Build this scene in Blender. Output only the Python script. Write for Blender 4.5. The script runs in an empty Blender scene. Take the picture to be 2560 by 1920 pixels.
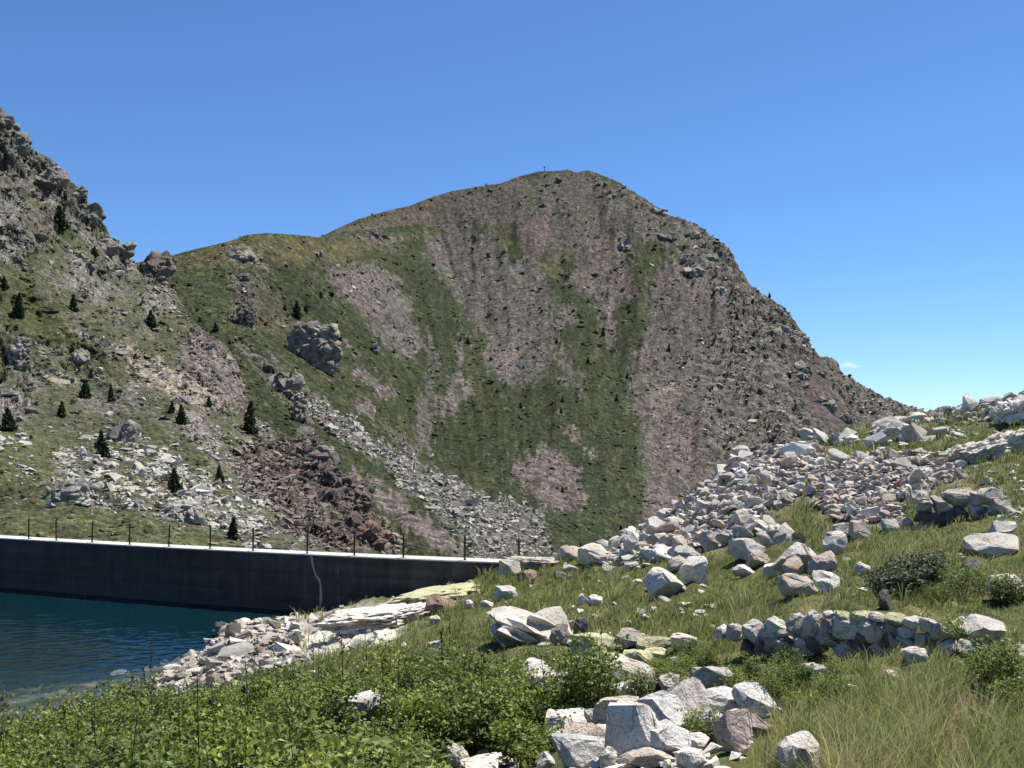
import bpy, bmesh, math, random
import numpy as np
from mathutils import Vector, Matrix

random.seed(7)
RNG = np.random.default_rng(11)
SC = bpy.context.scene
COL = SC.collection

# ------------------------------------------------------------------ camera, sky, sun, exposure
EYE = 7.45            # eye height above the lake, metres
F = 1024.0            # focal length expressed in picture widths of 1024
CX, HY = 512.0, 442.0 # principal column, horizon row (used to survey points from the photo)

cam_d = bpy.data.cameras.new('camera')
cam = bpy.data.objects.new('camera', cam_d)
COL.objects.link(cam)
cam.location = (0, 0, EYE)
cam.rotation_euler = (math.radians(90), 0, 0)
cam_d.sensor_fit = 'HORIZONTAL'
cam_d.sensor_width = 36
cam_d.lens = 36
cam_d.shift_y = (HY - 384.0) / 1024.0
cam_d.clip_start = 0.1
cam_d.clip_end = 30000
SC.camera = cam

SUN_AZ = math.radians(56)      # to the right of the viewing direction (+Y)
SUN_EL = math.radians(63)
world = bpy.data.worlds.new('World')
SC.world = world
world.use_nodes = True
wn = world.node_tree.nodes
wl = world.node_tree.links
wn.clear()
w_out = wn.new('ShaderNodeOutputWorld')
w_bg = wn.new('ShaderNodeBackground')
w_sky = wn.new('ShaderNodeTexSky')
w_sky.sky_type = 'NISHITA'
w_sky.sun_disc = False
w_sky.sun_elevation = SUN_EL
w_sky.sun_rotation = SUN_AZ
w_sky.altitude = 2300
w_sky.air_density = 1.0
w_sky.dust_density = 0.3
w_sky.ozone_density = 10.0
w_bg.inputs['Strength'].default_value = 0.094
w_hs = wn.new('ShaderNodeHueSaturation')
w_hs.inputs['Saturation'].default_value = 1.04
w_hs.inputs['Value'].default_value = 1.03
wl.new(w_sky.outputs[0], w_hs.inputs['Color'])
wl.new(w_hs.outputs[0], w_bg.inputs['Color'])
wl.new(w_bg.outputs[0], w_out.inputs['Surface'])

sun_d = bpy.data.lights.new('sun', 'SUN')
sun_d.energy = 5.0
sun_d.angle = math.radians(0.53)
sun_d.color = (1.0, 0.95, 0.87)
sun = bpy.data.objects.new('sun', sun_d)
COL.objects.link(sun)
S_DIR = Vector((math.sin(SUN_AZ) * math.cos(SUN_EL), math.cos(SUN_AZ) * math.cos(SUN_EL), math.sin(SUN_EL)))
sun.rotation_euler = S_DIR.to_track_quat('Z', 'Y').to_euler()
sun.location = S_DIR * 200

SC.view_settings.view_transform = 'Standard'
SC.view_settings.look = 'None'
SC.view_settings.exposure = 0.75
SC.view_settings.gamma = 1.0
SC.view_settings.use_curve_mapping = False
SC.cycles.use_denoising = True
SC.cycles.max_bounces = 6
SC.cycles.diffuse_bounces = 3
SC.cycles.transparent_max_bounces = 8
SC.cycles.caustics_reflective = False
SC.cycles.caustics_refractive = False

# ------------------------------------------------------------------ small numeric helpers
_perm = RNG.permutation(4096)
def _hash(ix, iy, iz):
    return _perm[(_perm[(_perm[ix & 4095] + iy) & 4095] + iz) & 4095]

_g = RNG.normal(size=(4096, 3))
_g /= np.linalg.norm(_g, axis=1)[:, None]

def perlin(x, y, z):
    x, y, z = np.broadcast_arrays(np.asarray(x, float), np.asarray(y, float), np.asarray(z, float))
    xi = np.floor(x).astype(np.int64); yi = np.floor(y).astype(np.int64); zi = np.floor(z).astype(np.int64)
    xf = x - xi; yf = y - yi; zf = z - zi
    u = xf*xf*xf*(xf*(xf*6-15)+10); v = yf*yf*yf*(yf*(yf*6-15)+10); w = zf*zf*zf*(zf*(zf*6-15)+10)
    out = 0
    for dx in (0, 1):
        wx = u if dx else 1-u
        for dy in (0, 1):
            wy = v if dy else 1-v
            for dz in (0, 1):
                wz = w if dz else 1-w
                g = _g[_hash(xi+dx, yi+dy, zi+dz)]
                out = out + wx*wy*wz*(g[..., 0]*(xf-dx) + g[..., 1]*(yf-dy) + g[..., 2]*(zf-dz))
    return out * 1.6

def fbm(x, y, z=0.0, octaves=5, gain=0.5):
    a, s, t = 1.0, 0.0, 0.0
    f = 1.0
    for k in range(octaves):
        s = s + a*perlin(np.asarray(x)*f+17.3*k, np.asarray(y)*f+5.1*k, np.asarray(z)*f+9.7*k)
        t += a; a *= gain; f *= 2.03
    return s / t * 1.5

def cells(x, y, z, seed=0):
    """Worley noise: distance to the nearest feature point and a random value of its cell."""
    x = np.asarray(x, float); y = np.asarray(y, float); z = np.asarray(z, float)
    xi = np.floor(x).astype(np.int64); yi = np.floor(y).astype(np.int64); zi = np.floor(z).astype(np.int64)
    best = np.full(x.shape, 9.0); second = np.full(x.shape, 9.0); val = np.zeros(x.shape)
    for dx in (-1, 0, 1):
        for dy in (-1, 0, 1):
            for dz in (-1, 0, 1):
                h = _hash(xi+dx+seed, yi+dy, zi+dz)
                px = xi+dx+(h % 64)/64.0; py = yi+dy+((h//64) % 64)/64.0; pz = zi+dz+((h*7) % 61)/61.0
                d = (px-x)**2+(py-y)**2+(pz-z)**2
                c = d < best
                second = np.where(c, best, np.minimum(second, d))
                best = np.where(c, d, best); val = np.where(c, (h % 997)/997.0, val)
    return np.sqrt(best), np.sqrt(second), val

def sstep(a, b, x):
    t = np.clip((x-a)/(b-a+1e-12), 0, 1)
    return t*t*(3-2*t)

def poly_sd(px, py, poly):
    """Signed distance to a polygon, positive inside."""
    px = np.asarray(px, float); py = np.asarray(py, float)
    d = np.full(px.shape, 1e9); inside = np.zeros(px.shape, bool)
    n = len(poly)
    for i in range(n):
        ax, ay = poly[i]; bx, by = poly[(i+1) % n]
        ex, ey = bx-ax, by-ay
        L = ex*ex+ey*ey+1e-9
        t = np.clip(((px-ax)*ex+(py-ay)*ey)/L, 0, 1)
        d = np.minimum(d, (px-ax-t*ex)**2+(py-ay-t*ey)**2)
        c = ((ay > py) != (by > py)) & (px < ex*(py-ay)/(by-ay+1e-12)+ax)
        inside ^= c
    d = np.sqrt(d)
    return np.where(inside, d, -d)

def rbf_fit(pts):
    pts = np.array(pts, float)
    X = pts[:, :2]/200.0; v = np.log(pts[:, 2])
    n = len(X)
    r = np.linalg.norm(X[:, None]-X[None], axis=2)
    K = np.where(r > 0, r*r*np.log(r+1e-12), 0) + np.eye(n)*1e-3
    Pm = np.hstack([np.ones((n, 1)), X])
    A = np.block([[K, Pm], [Pm.T, np.zeros((3, 3))]])
    sol = np.linalg.solve(A, np.concatenate([v, np.zeros(3)]))
    def ev(px, py):
        q = np.stack([np.ravel(px), np.ravel(py)], 1)/200.0
        out = sol[n]+q[:, 0]*sol[n+1]+q[:, 1]*sol[n+2]
        for i in range(n):
            rr = np.hypot(q[:, 0]-X[i, 0], q[:, 1]-X[i, 1])
            out = out + sol[i]*np.where(rr > 0, rr*rr*np.log(rr+1e-12), 0)
        return np.exp(out).reshape(np.shape(px))
    return ev

def world_of(px, py, d):
    return np.stack([(px-CX)/F*d, d, EYE-(py-HY)/F*d], -1)

# ------------------------------------------------------------------ mesh helpers
def mesh_np(name, verts, faces, mat=None, cols=None, smooth=True, link=True):
    verts = np.asarray(verts, np.float32).reshape(-1, 3)
    faces = np.asarray(faces, np.int32)
    k = faces.shape[1]
    me = bpy.data.meshes.new(name)
    me.vertices.add(len(verts)); me.vertices.foreach_set('co', verts.ravel())
    me.loops.add(faces.size); me.loops.foreach_set('vertex_index', faces.ravel())
    me.polygons.add(len(faces))
    me.polygons.foreach_set('loop_start', np.arange(0, faces.size, k, dtype=np.int32))
    me.polygons.foreach_set('loop_total', np.full(len(faces), k, np.int32))
    me.polygons.foreach_set('use_smooth', np.full(len(faces), smooth))
    if cols is not None:
        a = me.attributes.new('Col', 'FLOAT_COLOR', 'POINT')
        c = np.ones((len(verts), 4), np.float32); c[:, :3] = cols
        a.data.foreach_set('color', c.ravel())
    me.update(calc_edges=True)
    if mat: me.materials.append(mat)
    o = bpy.data.objects.new(name, me)
    if link: COL.objects.link(o)
    return o

def grid_faces(nr, nc):
    i = np.arange(nr*nc).reshape(nr, nc)
    return np.stack([i[:-1, :-1], i[:-1, 1:], i[1:, 1:], i[1:, :-1]], -1).reshape(-1, 4)

def tag(o, label=None, cat=None, group=None, kind=None):
    if label: o['label'] = label
    if cat: o['category'] = cat
    if group: o['group'] = group
    if kind: o['kind'] = kind
    return o

def empty(name, loc=(0, 0, 0)):
    o = bpy.data.objects.new(name, None)
    o.location = loc
    o.empty_display_size = 0.2
    COL.objects.link(o)
    return o

# ------------------------------------------------------------------ materials
def new_mat(name):
    m = bpy.data.materials.new(name); m.use_nodes = True
    nt = m.node_tree; nt.nodes.clear()
    out = nt.nodes.new('ShaderNodeOutputMaterial')
    b = nt.nodes.new('ShaderNodeBsdfPrincipled')
    nt.links.new(b.outputs[0], out.inputs['Surface'])
    return m, nt, b, out

def N(nt, kind, **kw):
    n = nt.nodes.new(kind)
    for k, v in kw.items():
        if k.startswith('i_'):
            key = k[2:]
            n.inputs[int(key) if key.isdigit() else key].default_value = v
        else:
            setattr(n, k, v)
    return n

def mixc(nt, fac, a, b, blend='MIX'):
    n = nt.nodes.new('ShaderNodeMix'); n.data_type = 'RGBA'; n.blend_type = blend
    for key, v in ((0, fac), (6, a), (7, b)):
        if hasattr(v, 'links') or isinstance(v, bpy.types.NodeSocket): nt.links.new(v, n.inputs[key])
        elif key == 0: n.inputs[0].default_value = v
        else: n.inputs[key].default_value = (*v, 1) if len(v) == 3 else v
    return n.outputs[2]

def ramp(nt, sock, stops):
    r = nt.nodes.new('ShaderNodeValToRGB')
    e = r.color_ramp.elements
    while len(e) < len(stops): e.new(0.5)
    for el, (p, c) in zip(e, stops):
        el.position = p; el.color = (c, c, c, 1) if np.isscalar(c) else (*c, 1)
    nt.links.new(sock, r.inputs[0])
    return r.outputs[0]

def bump(nt, bsdf, sock, strength=0.4, dist=0.1):
    bn = N(nt, 'ShaderNodeBump'); bn.inputs['Strength'].default_value = strength
    bn.inputs['Distance'].default_value = dist
    nt.links.new(sock, bn.inputs['Height']); nt.links.new(bn.outputs[0], bsdf.inputs['Normal'])

def coords(nt, which='Object'):
    return N(nt, 'ShaderNodeTexCoord').outputs[which]

def noise(nt, vec, scale, detail=4, rough=0.6):
    n = N(nt, 'ShaderNodeTexNoise'); n.inputs['Scale'].default_value = scale
    n.inputs['Detail'].default_value = detail; n.inputs['Roughness'].default_value = rough
    nt.links.new(vec, n.inputs['Vector'])
    return n.outputs['Fac']

def terrain_mat(name, scale, bump_dist, contrast=0.5, bump_strength=0.5, fleck=0.0):
    """Colour comes from the surveyed ground cover of the sheet; noise adds grain and relief."""
    m, nt, b, out = new_mat(name)
    at = N(nt, 'ShaderNodeAttribute', attribute_name='Col')
    v = coords(nt)
    n1 = noise(nt, v, scale, 6, 0.7)
    n2 = noise(nt, v, scale*5.3, 3, 0.65)
    f = ramp(nt, n1, [(0.3, 1-contrast), (0.7, 1+contrast*0.7)])
    c = mixc(nt, 1.0, at.outputs['Color'], f, 'MULTIPLY')
    f2 = ramp(nt, n2, [(0.35, 1-contrast*0.6), (0.65, 1+contrast*0.45)])
    c = mixc(nt, 1.0, c, f2, 'MULTIPLY')
    if fleck:      # tufts and cushions of vegetation, pale stones: crisp little patches of other cover
        tf_ = ramp(nt, noise(nt, v, fleck, 3, 0.6), [(0.50, 1.0), (0.535, 0.60)])
        c = mixc(nt, 1.0, c, tf_, 'MULTIPLY')
        tg = ramp(nt, noise(nt, v, fleck*0.45, 4, 0.65), [(0.55, 0.0), (0.58, 0.55)])
        c = mixc(nt, tg, c, (0.030, 0.040, 0.016))
        st = ramp(nt, noise(nt, v, fleck*1.7, 2, 0.5), [(0.60, 1.0), (0.64, 1.75)])
        c = mixc(nt, 1.0, c, st, 'MULTIPLY')
    nt.links.new(c, b.inputs['Base Color'])
    b.inputs['Roughness'].default_value = 0.95
    b.inputs['Specular IOR Level'].default_value = 0.15
    mm = N(nt, 'ShaderNodeMath', operation='ADD'); nt.links.new(n1, mm.inputs[0]); nt.links.new(n2, mm.inputs[1])
    bump(nt, b, mm.outputs[0], bump_strength, bump_dist)
    return m

def attr_mat(name, rough=0.9, spec=0.2, transl=0.0, scale=None, contrast=0.3, bump_dist=0.0):
    m, nt, b, out = new_mat(name)
    at = N(nt, 'ShaderNodeAttribute', attribute_name='Col')
    c = at.outputs['Color']
    if scale:
        n1 = noise(nt, coords(nt), scale, 5, 0.7)
        c = mixc(nt, 1.0, c, ramp(nt, n1, [(0.3, 1-contrast), (0.7, 1+contrast*0.6)]), 'MULTIPLY')
        if bump_dist: bump(nt, b, n1, 0.6, bump_dist)
    nt.links.new(c, b.inputs['Base Color'])
    b.inputs['Roughness'].default_value = rough
    b.inputs['Specular IOR Level'].default_value = spec
    if transl:
        tr = N(nt, 'ShaderNodeBsdfTranslucent'); nt.links.new(c, tr.inputs['Color'])
        mx = N(nt, 'ShaderNodeMixShader'); mx.inputs[0].default_value = transl
        nt.links.new(b.outputs[0], mx.inputs[1]); nt.links.new(tr.outputs[0], mx.inputs[2])
        nt.links.new(mx.outputs[0], out.inputs['Surface'])
    return m

def rock_mat(name, scale=1.0, lichen=(0.30, 0.31, 0.16), lich=0.2):
    m, nt, b, out = new_mat(name)
    oi = N(nt, 'ShaderNodeObjectInfo')
    geo = N(nt, 'ShaderNodeNewGeometry')
    v = geo.outputs['Position']
    n1 = noise(nt, v, 3.0*scale, 6, 0.65)
    n2 = noise(nt, v, 26*scale, 4, 0.7)
    n3 = noise(nt, v, 90*scale, 2, 0.6)
    c = oi.outputs['Color']
    c = mixc(nt, 1.0, c, ramp(nt, n1, [(0.28, 0.78), (0.5, 1.06), (0.75, 1.2)]), 'MULTIPLY')
    c = mixc(nt, 1.0, c, ramp(nt, n2, [(0.3, 0.78), (0.5, 1.04), (0.75, 1.14)]), 'MULTIPLY')
    c = mixc(nt, 0.8, c, ramp(nt, n3, [(0.36, 0.70), (0.48, 1.02)]), 'MULTIPLY')
    n4 = noise(nt, v, 1.7*scale, 4, 0.6)
    warm = ramp(nt, n4, [(0.52, 0.0), (0.68, 0.45)])
    c = mixc(nt, warm, c, mixc(nt, 1.0, c, (1.0, 0.78, 0.58), 'MULTIPLY'))
    n5 = noise(nt, v, 5.5*scale, 6, 0.75)
    lf = ramp(nt, n5, [(0.56, 0.0), (0.66, lich)])
    c = mixc(nt, lf, c, lichen)
    vo = N(nt, 'ShaderNodeTexVoronoi', feature='DISTANCE_TO_EDGE'); vo.inputs['Scale'].default_value = 2.3*scale
    wv_ = N(nt, 'ShaderNodeVectorMath', operation='ADD'); nt.links.new(v, wv_.inputs[0])
    nw = N(nt, 'ShaderNodeTexNoise'); nw.inputs['Scale'].default_value = 3.0*scale; nt.links.new(v, nw.inputs['Vector'])
    nt.links.new(nw.outputs['Color'], wv_.inputs[1]); nt.links.new(wv_.outputs[0], vo.inputs['Vector'])
    ckf_ = ramp(nt, vo.outputs['Distance'], [(0.0, 0.62), (0.022, 0.0)])
    c = mixc(nt, ckf_, c, (0.06, 0.055, 0.05))
    dk = ramp(nt, noise(nt, v, 4.1*scale, 6, 0.8), [(0.57, 0.0), (0.63, 0.55)])
    c = mixc(nt, dk, c, mixc(nt, 1.0, c, (0.42, 0.41, 0.38), 'MULTIPLY'))
    nt.links.new(c, b.inputs['Base Color'])
    b.inputs['Roughness'].default_value = 0.88
    b.inputs['Specular IOR Level'].default_value = 0.25
    mm = N(nt, 'ShaderNodeMath', operation='ADD'); nt.links.new(n1, mm.inputs[0]); nt.links.new(n2, mm.inputs[1])
    bump(nt, b, mm.outputs[0], 0.8, 0.05/scale)
    return m

M_MOUNT = terrain_mat('mountain_scree_and_turf', 0.30, 1.6, 0.45, 0.9, 0.34)
M_LEFT = terrain_mat('rocky_hillside', 0.45, 0.6, 0.45, 0.7, 0.95)
M_GROUND = terrain_mat('turf_and_soil', 3.5, 0.05, 0.45)
M_SCREE = attr_mat('scree_stone', 0.9, 0.2, 0, 2.5, 0.35, 0.08)
M_FARSCREE = attr_mat('far_scree_stone', 0.9, 0.15)
M_ROCK = rock_mat('granite')
M_LICHEN = rock_mat('lichened_granite', 0.8, (0.46, 0.42, 0.13), 0.95)
M_WALLROCK = rock_mat('weathered_granite', 1.0, (0.17, 0.18, 0.10), 0.6)
M_GRASS = attr_mat('grass_blade', 0.7, 0.2, 0.35)
M_LEAF = attr_mat('shrub_leaf', 0.55, 0.35, 0.35)
_nt = M_LEAF.node_tree
_at = [n for n in _nt.nodes if n.type == 'ATTRIBUTE'][0]
_oi = N(_nt, 'ShaderNodeObjectInfo')
_cv = mixc(_nt, _oi.outputs['Random'], (0.72, 0.85, 0.8), (1.38, 1.34, 1.1))
_mc = mixc(_nt, 1.0, _at.outputs['Color'], _cv, 'MULTIPLY')
for n in _nt.nodes:
    if n.type == 'BSDF_PRINCIPLED': _nt.links.new(_mc, n.inputs['Base Color'])
    if n.type == 'BSDF_TRANSLUCENT': _nt.links.new(_mc, n.inputs['Color'])
M_STEM = attr_mat('shrub_stem', 0.9, 0.1)
M_NEEDLE = attr_mat('pine_needles', 0.8, 0.15, 0.1)
M_SCRUB = attr_mat('juniper_scrub', 0.85, 0.1, 0.0)

# ------------------------------------------------------------------ the main mountain (surveyed sheet)
def A_(l): return [(120+x*.1808, 160+y*.1808) for x, y in l]
def B_(l): return [(480+x*.1808, 160+y*.1808) for x, y in l]
def R4(l): return [(520+x*.1266, 440+y*.1266) for x, y in l]
def R5(l): return [(240+x*.1266, 380+y*.1266) for x, y in l]
def R2(l): return [(x*.1266, 296+y*.1266) for x, y in l]
def R1(l): return [(x*.1266, 96+y*.1266) for x, y in l]
def RL(l): return [(x*.1266, 500+y*.1266) for x, y in l]

SKY_M = np.array([(60, 282), (136, 263), (172.4, 255), (201.4, 247.7), (228.5, 241.4), (246.6, 235), (264.6, 232.7), (292, 234.5),
    (319, 237.4), (337, 228.7), (358.7, 218.8), (391, 209.7), (409, 206), (434.6, 196), (454.5, 190.4), (480, 186.2), (501.7, 183.1),
    (516, 177.2), (539.7, 171.2), (559.6, 170.8), (568.6, 169), (574.9, 172.3), (588.5, 170.3), (603, 175.4), (621, 182.6),
    (624.6, 187.1), (642.7, 197), (650, 201.6), (660, 208), (661.3, 214.2), (679, 217.9), (697, 224.2), (713, 236), (724, 243),
    (733, 254), (735.3, 261.3), (742, 272), (751, 284.8), (769, 297.4), (783.7, 306.5), (798, 326.3), (809, 340.8), (811.8, 348),
    (823.5, 357), (830.8, 357), (838, 364.3), (842.5, 373.3), (859.7, 384.2), (881.6, 395.5), (898, 402), (914, 407.5),
    (927, 411.3), (936, 409), (960, 406), (1010, 412), (1100, 425)], float)

depth_M = rbf_fit([
    (264, 233, 470), (172, 255, 430), (100, 275, 400), (319, 237, 540), (337, 229, 640), (391, 210, 760), (455, 190, 820), (560, 171, 840),
    (624, 187, 800), (661, 214, 760), (735, 261, 690), (769, 297, 650), (811, 348, 600), (842, 373, 610), (930, 411, 700), (1050, 420, 720),
    (300, 330, 400), (230, 330, 360), (190, 300, 380), (350, 300, 480), (400, 300, 590), (400, 400, 400), (340, 420, 310), (300, 430, 280),
    (260, 380, 310), (430, 470, 330), (400, 500, 230), (330, 500, 215), (450, 530, 205), (500, 560, 195), (560, 565, 220), (560, 500, 300), (560, 400, 450),
    (560, 300, 620), (480, 300, 640), (640, 300, 640), (640, 430, 430), (620, 520, 300), (700, 480, 380), (740, 380, 520), (820, 440, 450),
    (880, 440, 520), (940, 450, 560), (700, 560, 290), (900, 560, 350), (300, 560, 190), (150, 500, 230), (1080, 540, 500), (430, 260, 720)])

def make_sheet(px0, px1, step, sky, py_bot, nrows, depth_fn):
    px = np.arange(px0, px1+step, step)
    s = np.interp(px, sky[:, 0], sky[:, 1])
    v = np.linspace(0, 1, nrows)[:, None]
    PX = np.broadcast_to(px[None], (nrows, len(px))).copy()
    PY = s[None]+(py_bot-s[None])*v
    return PX, PY, depth_fn(PX, PY)

PXm, PYm, Dm = make_sheet(60, 1100, 1.5, SKY_M, 600.0, 300, depth_M)
slope_x = np.array([60, 330, 420, 560, 700, 780, 850, 1100])
slope_k = np.array([0.95, 0.8, 0.25, -0.05, -0.12, 0.15, 0.5, 0.7])
def streak_u(px, py):
    return px-np.interp(px, slope_x, slope_k)*(py-400)
Um = streak_u(PXm, PYm)
fade = sstep(0, 0.12, (PYm-PYm[0:1])/330.0)
gul = fbm(Um/46, PYm/220, 3.1, 4)
gul2 = 1-np.abs(fbm(Um/22+9, PYm/160, 7.7, 3))*2
Dm = Dm*(1+fade*(0.35+0.65*sstep(300, 420, PXm))*(0.032*gul-0.006*gul2+0.007*fbm(Um/9, PYm/50, 13.3, 4)))
Vm = world_of(PXm, PYm, Dm)

# ground cover, surveyed from the picture as outlines on the slope
def zone(px, py, poly, soft, warp):
    return sstep(-soft, soft, poly_sd(px, py, poly)+warp)

warp_m = 13*fbm(Um/9, PYm/30, 1.7, 5, 0.65)+9*fbm(PXm/4, PYm/5, 8.2, 4, 0.65)
C_GREEN = np.array([0.056, 0.071, 0.028]); C_OLIVE = np.array([0.150, 0.135, 0.056]); C_PINK = np.array([0.272, 0.214, 0.202])
C_GREY = np.array([0.240, 0.204, 0.188]); C_BROWN = np.array([0.165, 0.135, 0.100]); C_ROCK = np.array([0.228, 0.208, 0.176])
C_PURP = np.array([0.180, 0.130, 0.125]); C_TAN = np.array([0.345, 0.290, 0.230]); C_DARK = np.array([0.085, 0.075, 0.066])
C_MIX = np.array([0.182, 0.152, 0.130])

zones_m = [
    (A_([(60, 600), (290, 520), (700, 400), (1100, 420), (1640, 390), (1760, 430), (1500, 500), (1200, 560), (700, 590), (430, 620)]), C_OLIVE, 8, .9),
    (B_([(0, 260), (100, 260), (180, 430), (160, 560), (300, 560), (420, 520), (480, 620), (350, 700), (180, 660), (60, 400)]), C_OLIVE, 6, .75),
    (B_([(-600, 330), (-100, 140), (480, 40), (780, 120), (1010, 260), (1010, 470), (800, 400), (690, 380), (560, 480), (480, 560), (350, 520), (200, 480), (230, 340), (0, 340), (-300, 400)]), C_MIX, 8, .9),
    (A_([(1100, 430), (1320, 320), (1600, 255), (1900, 170), (1960, 300), (1800, 370), (1500, 370), (1300, 410)]), C_BROWN, 7, .8),
    (A_([(1250, 430), (1450, 380), (1600, 430), (1500, 500), (1300, 500)]), C_BROWN*0.8, 5, .8),
    (B_([(200, 400), (330, 290), (430, 330), (390, 450), (350, 530), (280, 500)]), C_PURP*1.15, 5, .85),
    (B_([(560, 470), (690, 390), (800, 430), (830, 580), (880, 690), (890, 770), (790, 760), (660, 870), (610, 780), (510, 640)]), C_PINK*.92, 6, .85),
    (B_([(640, 780), (720, 800), (750, 1000), (700, 1090), (670, 1000)]), C_PINK*.9, 4, .7),
    (B_([(820, 470), (960, 480), (1150, 460), (1270, 500), (1050, 560), (950, 650), (900, 740), (810, 620)]), C_GREEN*1.35, 6, .85),
    (B_([(1000, 290), (1200, 350), (1400, 500), (1460, 640), (1620, 780), (1840, 1020), (1900, 1080), (2260, 1300), (3300, 1400), (3300, 2600), (900, 2600), (880, 1400),
         (820, 1250), (900, 1000), (900, 760), (1050, 560), (1270, 500)]), np.array([0.195, 0.166, 0.150]), 9, .92),
    (B_([(1050, 560), (1250, 560), (1400, 620), (1450, 770), (1380, 820), (1200, 760), (1000, 700)]), C_PINK*.88, 7, .8),
    (B_([(1690, 1040), (1780, 1080), (1900, 1120), (1960, 1300), (2090, 1460), (2080, 1520), (1900, 1490), (1740, 1260)]), C_PURP, 3, .95),
    (B_([(800, 1360), (1000, 1340), (1180, 1380), (1230, 1700), (1230, 2100), (960, 2100), (880, 1480)]), C_PINK*.9, 6, .85),
    (B_([(870, 1030), (920, 1050), (900, 1200), (830, 1280), (860, 1150)]), C_PINK, 3, .8),
    (B_([(930, 1230), (1140, 1230), (1100, 1340), (940, 1400)]), C_TAN, 5, .6),
    (B_([(420, 1030), (470, 1040), (560, 1260), (540, 1290), (430, 1220)]), C_GREY, 4, .7),
    (B_([(440, 840), (520, 830), (530, 920), (450, 900)]), C_PINK, 4, .7),
    (B_([(440, 1390), (490, 1400), (620, 1630), (580, 1640), (460, 1500)]), C_TAN*.85, 3, .75),
    (R4([(-60, 170), (150, 80), (330, 90), (450, 250), (490, 420), (460, 560), (250, 560), (60, 420), (-60, 300)]), C_PINK*.98, 6, .9),
    (A_([(1110, 590), (1300, 600), (1400, 720), (1480, 900), (1620, 1010), (1640, 1110), (1500, 1060), (1380, 950), (1240, 770)]), C_PINK, 5, .85),
    (A_([(1380, 560), (1480, 610), (1560, 720), (1640, 900), (1700, 1000), (1640, 1060), (1540, 930), (1400, 760), (1330, 640)]), C_GREY*1.12, 5, .75),
    (A_([(1650, 440), (1900, 370), (2050, 410), (2170, 540), (2340, 560), (2400, 800), (2390, 1000), (2360, 1180), (2250, 1240), (2050, 1200), (2030, 1000), (1960, 900), (1850, 720), (1700, 580)]), C_GREY*.92, 6, .8),
    (B_([(40, 1040), (180, 980), (200, 1100), (150, 1230), (50, 1140)]), C_PINK, 4, .8),
    (A_([(1250, 1000), (1320, 1100), (1490, 1260), (1520, 1320), (1440, 1320), (1330, 1190)]), C_PINK*.95, 3, .9),
    (A_([(1230, 1280), (1390, 1360), (1510, 1480), (1720, 1630), (1640, 1650), (1450, 1510), (1300, 1380)]), C_PINK*.9, 3, .85),
    (A_([(1690, 1000), (1750, 1080), (1770, 1200), (1730, 1400), (1720, 1620), (1630, 1600), (1640, 1400), (1680, 1200)]), C_GREY*.95, 4, .75),
    (A_([(1880, 940), (1940, 1000), (1890, 1150), (1970, 1290), (1890, 1340), (1800, 1450), (1740, 1400), (1780, 1280), (1850, 1150)]), C_GREY*1.08, 3, .9),
    (A_([(930, 1170), (1020, 1230), (1200, 1370), (1170, 1400), (980, 1260)]), C_BROWN*1.3, 3, .75),
    (A_([(560, 480), (740, 480), (850, 560), (740, 600), (600, 560)]), C_BROWN, 5, .7),
    (A_([(600, 640), (760, 620), (900, 800), (1000, 900), (900, 960), (740, 950), (600, 860)]), C_BROWN*.95, 7, .75),
    (A_([(340, 640), (600, 620), (640, 760), (760, 950), (1000, 1150), (980, 1200), (700, 980), (380, 800)]), C_GREEN*1.55, 6, .7),
    (A_([(640, 1000), (760, 1060), (960, 1200), (1010, 1330), (1080, 1520), (1000, 1530), (900, 1320), (780, 1200)]), C_ROCK*.7, 5, .8),
    (R5([(830, 740), (1100, 800), (1300, 950), (1500, 1100), (1760, 1330), (1700, 1420), (1300, 1180), (1050, 960)]), C_PINK*.95, 3, .95),
    (R5([(440, 110), (700, 230), (900, 360), (1200, 540), (1500, 680), (1700, 810), (2100, 980), (2400, 1060), (2500, 1450), (1900, 1450), (1700, 1200), (1500, 1000), (1350, 900), (1150, 690), (900, 520), (700, 400), (500, 210)]), C_ROCK*1.1, 5, .85),
]
big = fbm(PXm/60, PYm/60, 5.5, 4); mid = fbm(Um/10, PYm/34, 2.2, 4); fine = fbm(PXm/3.2, PYm/4.5, 6.6, 3)
Cm = C_GREEN[None, None]*(1+0.35*big+0.25*mid)[..., None]*np.ones(3)
t = sstep(0.05, 0.5, mid*0.7+big*0.5+0.15*fine)[..., None]
Cm = Cm*(1-0.6*t)+C_OLIVE*0.8*0.6*t
bare = np.zeros_like(PXm)
for poly, c, soft, k in zones_m:
    a = zone(PXm, PYm, poly, soft*0.45, warp_m)*k
    Cm = Cm*(1-a[..., None])+c*a[..., None]
    bare = np.maximum(bare*(1-a), a*float(c[1] > 0.12 and c is not C_OLIVE))
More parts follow.
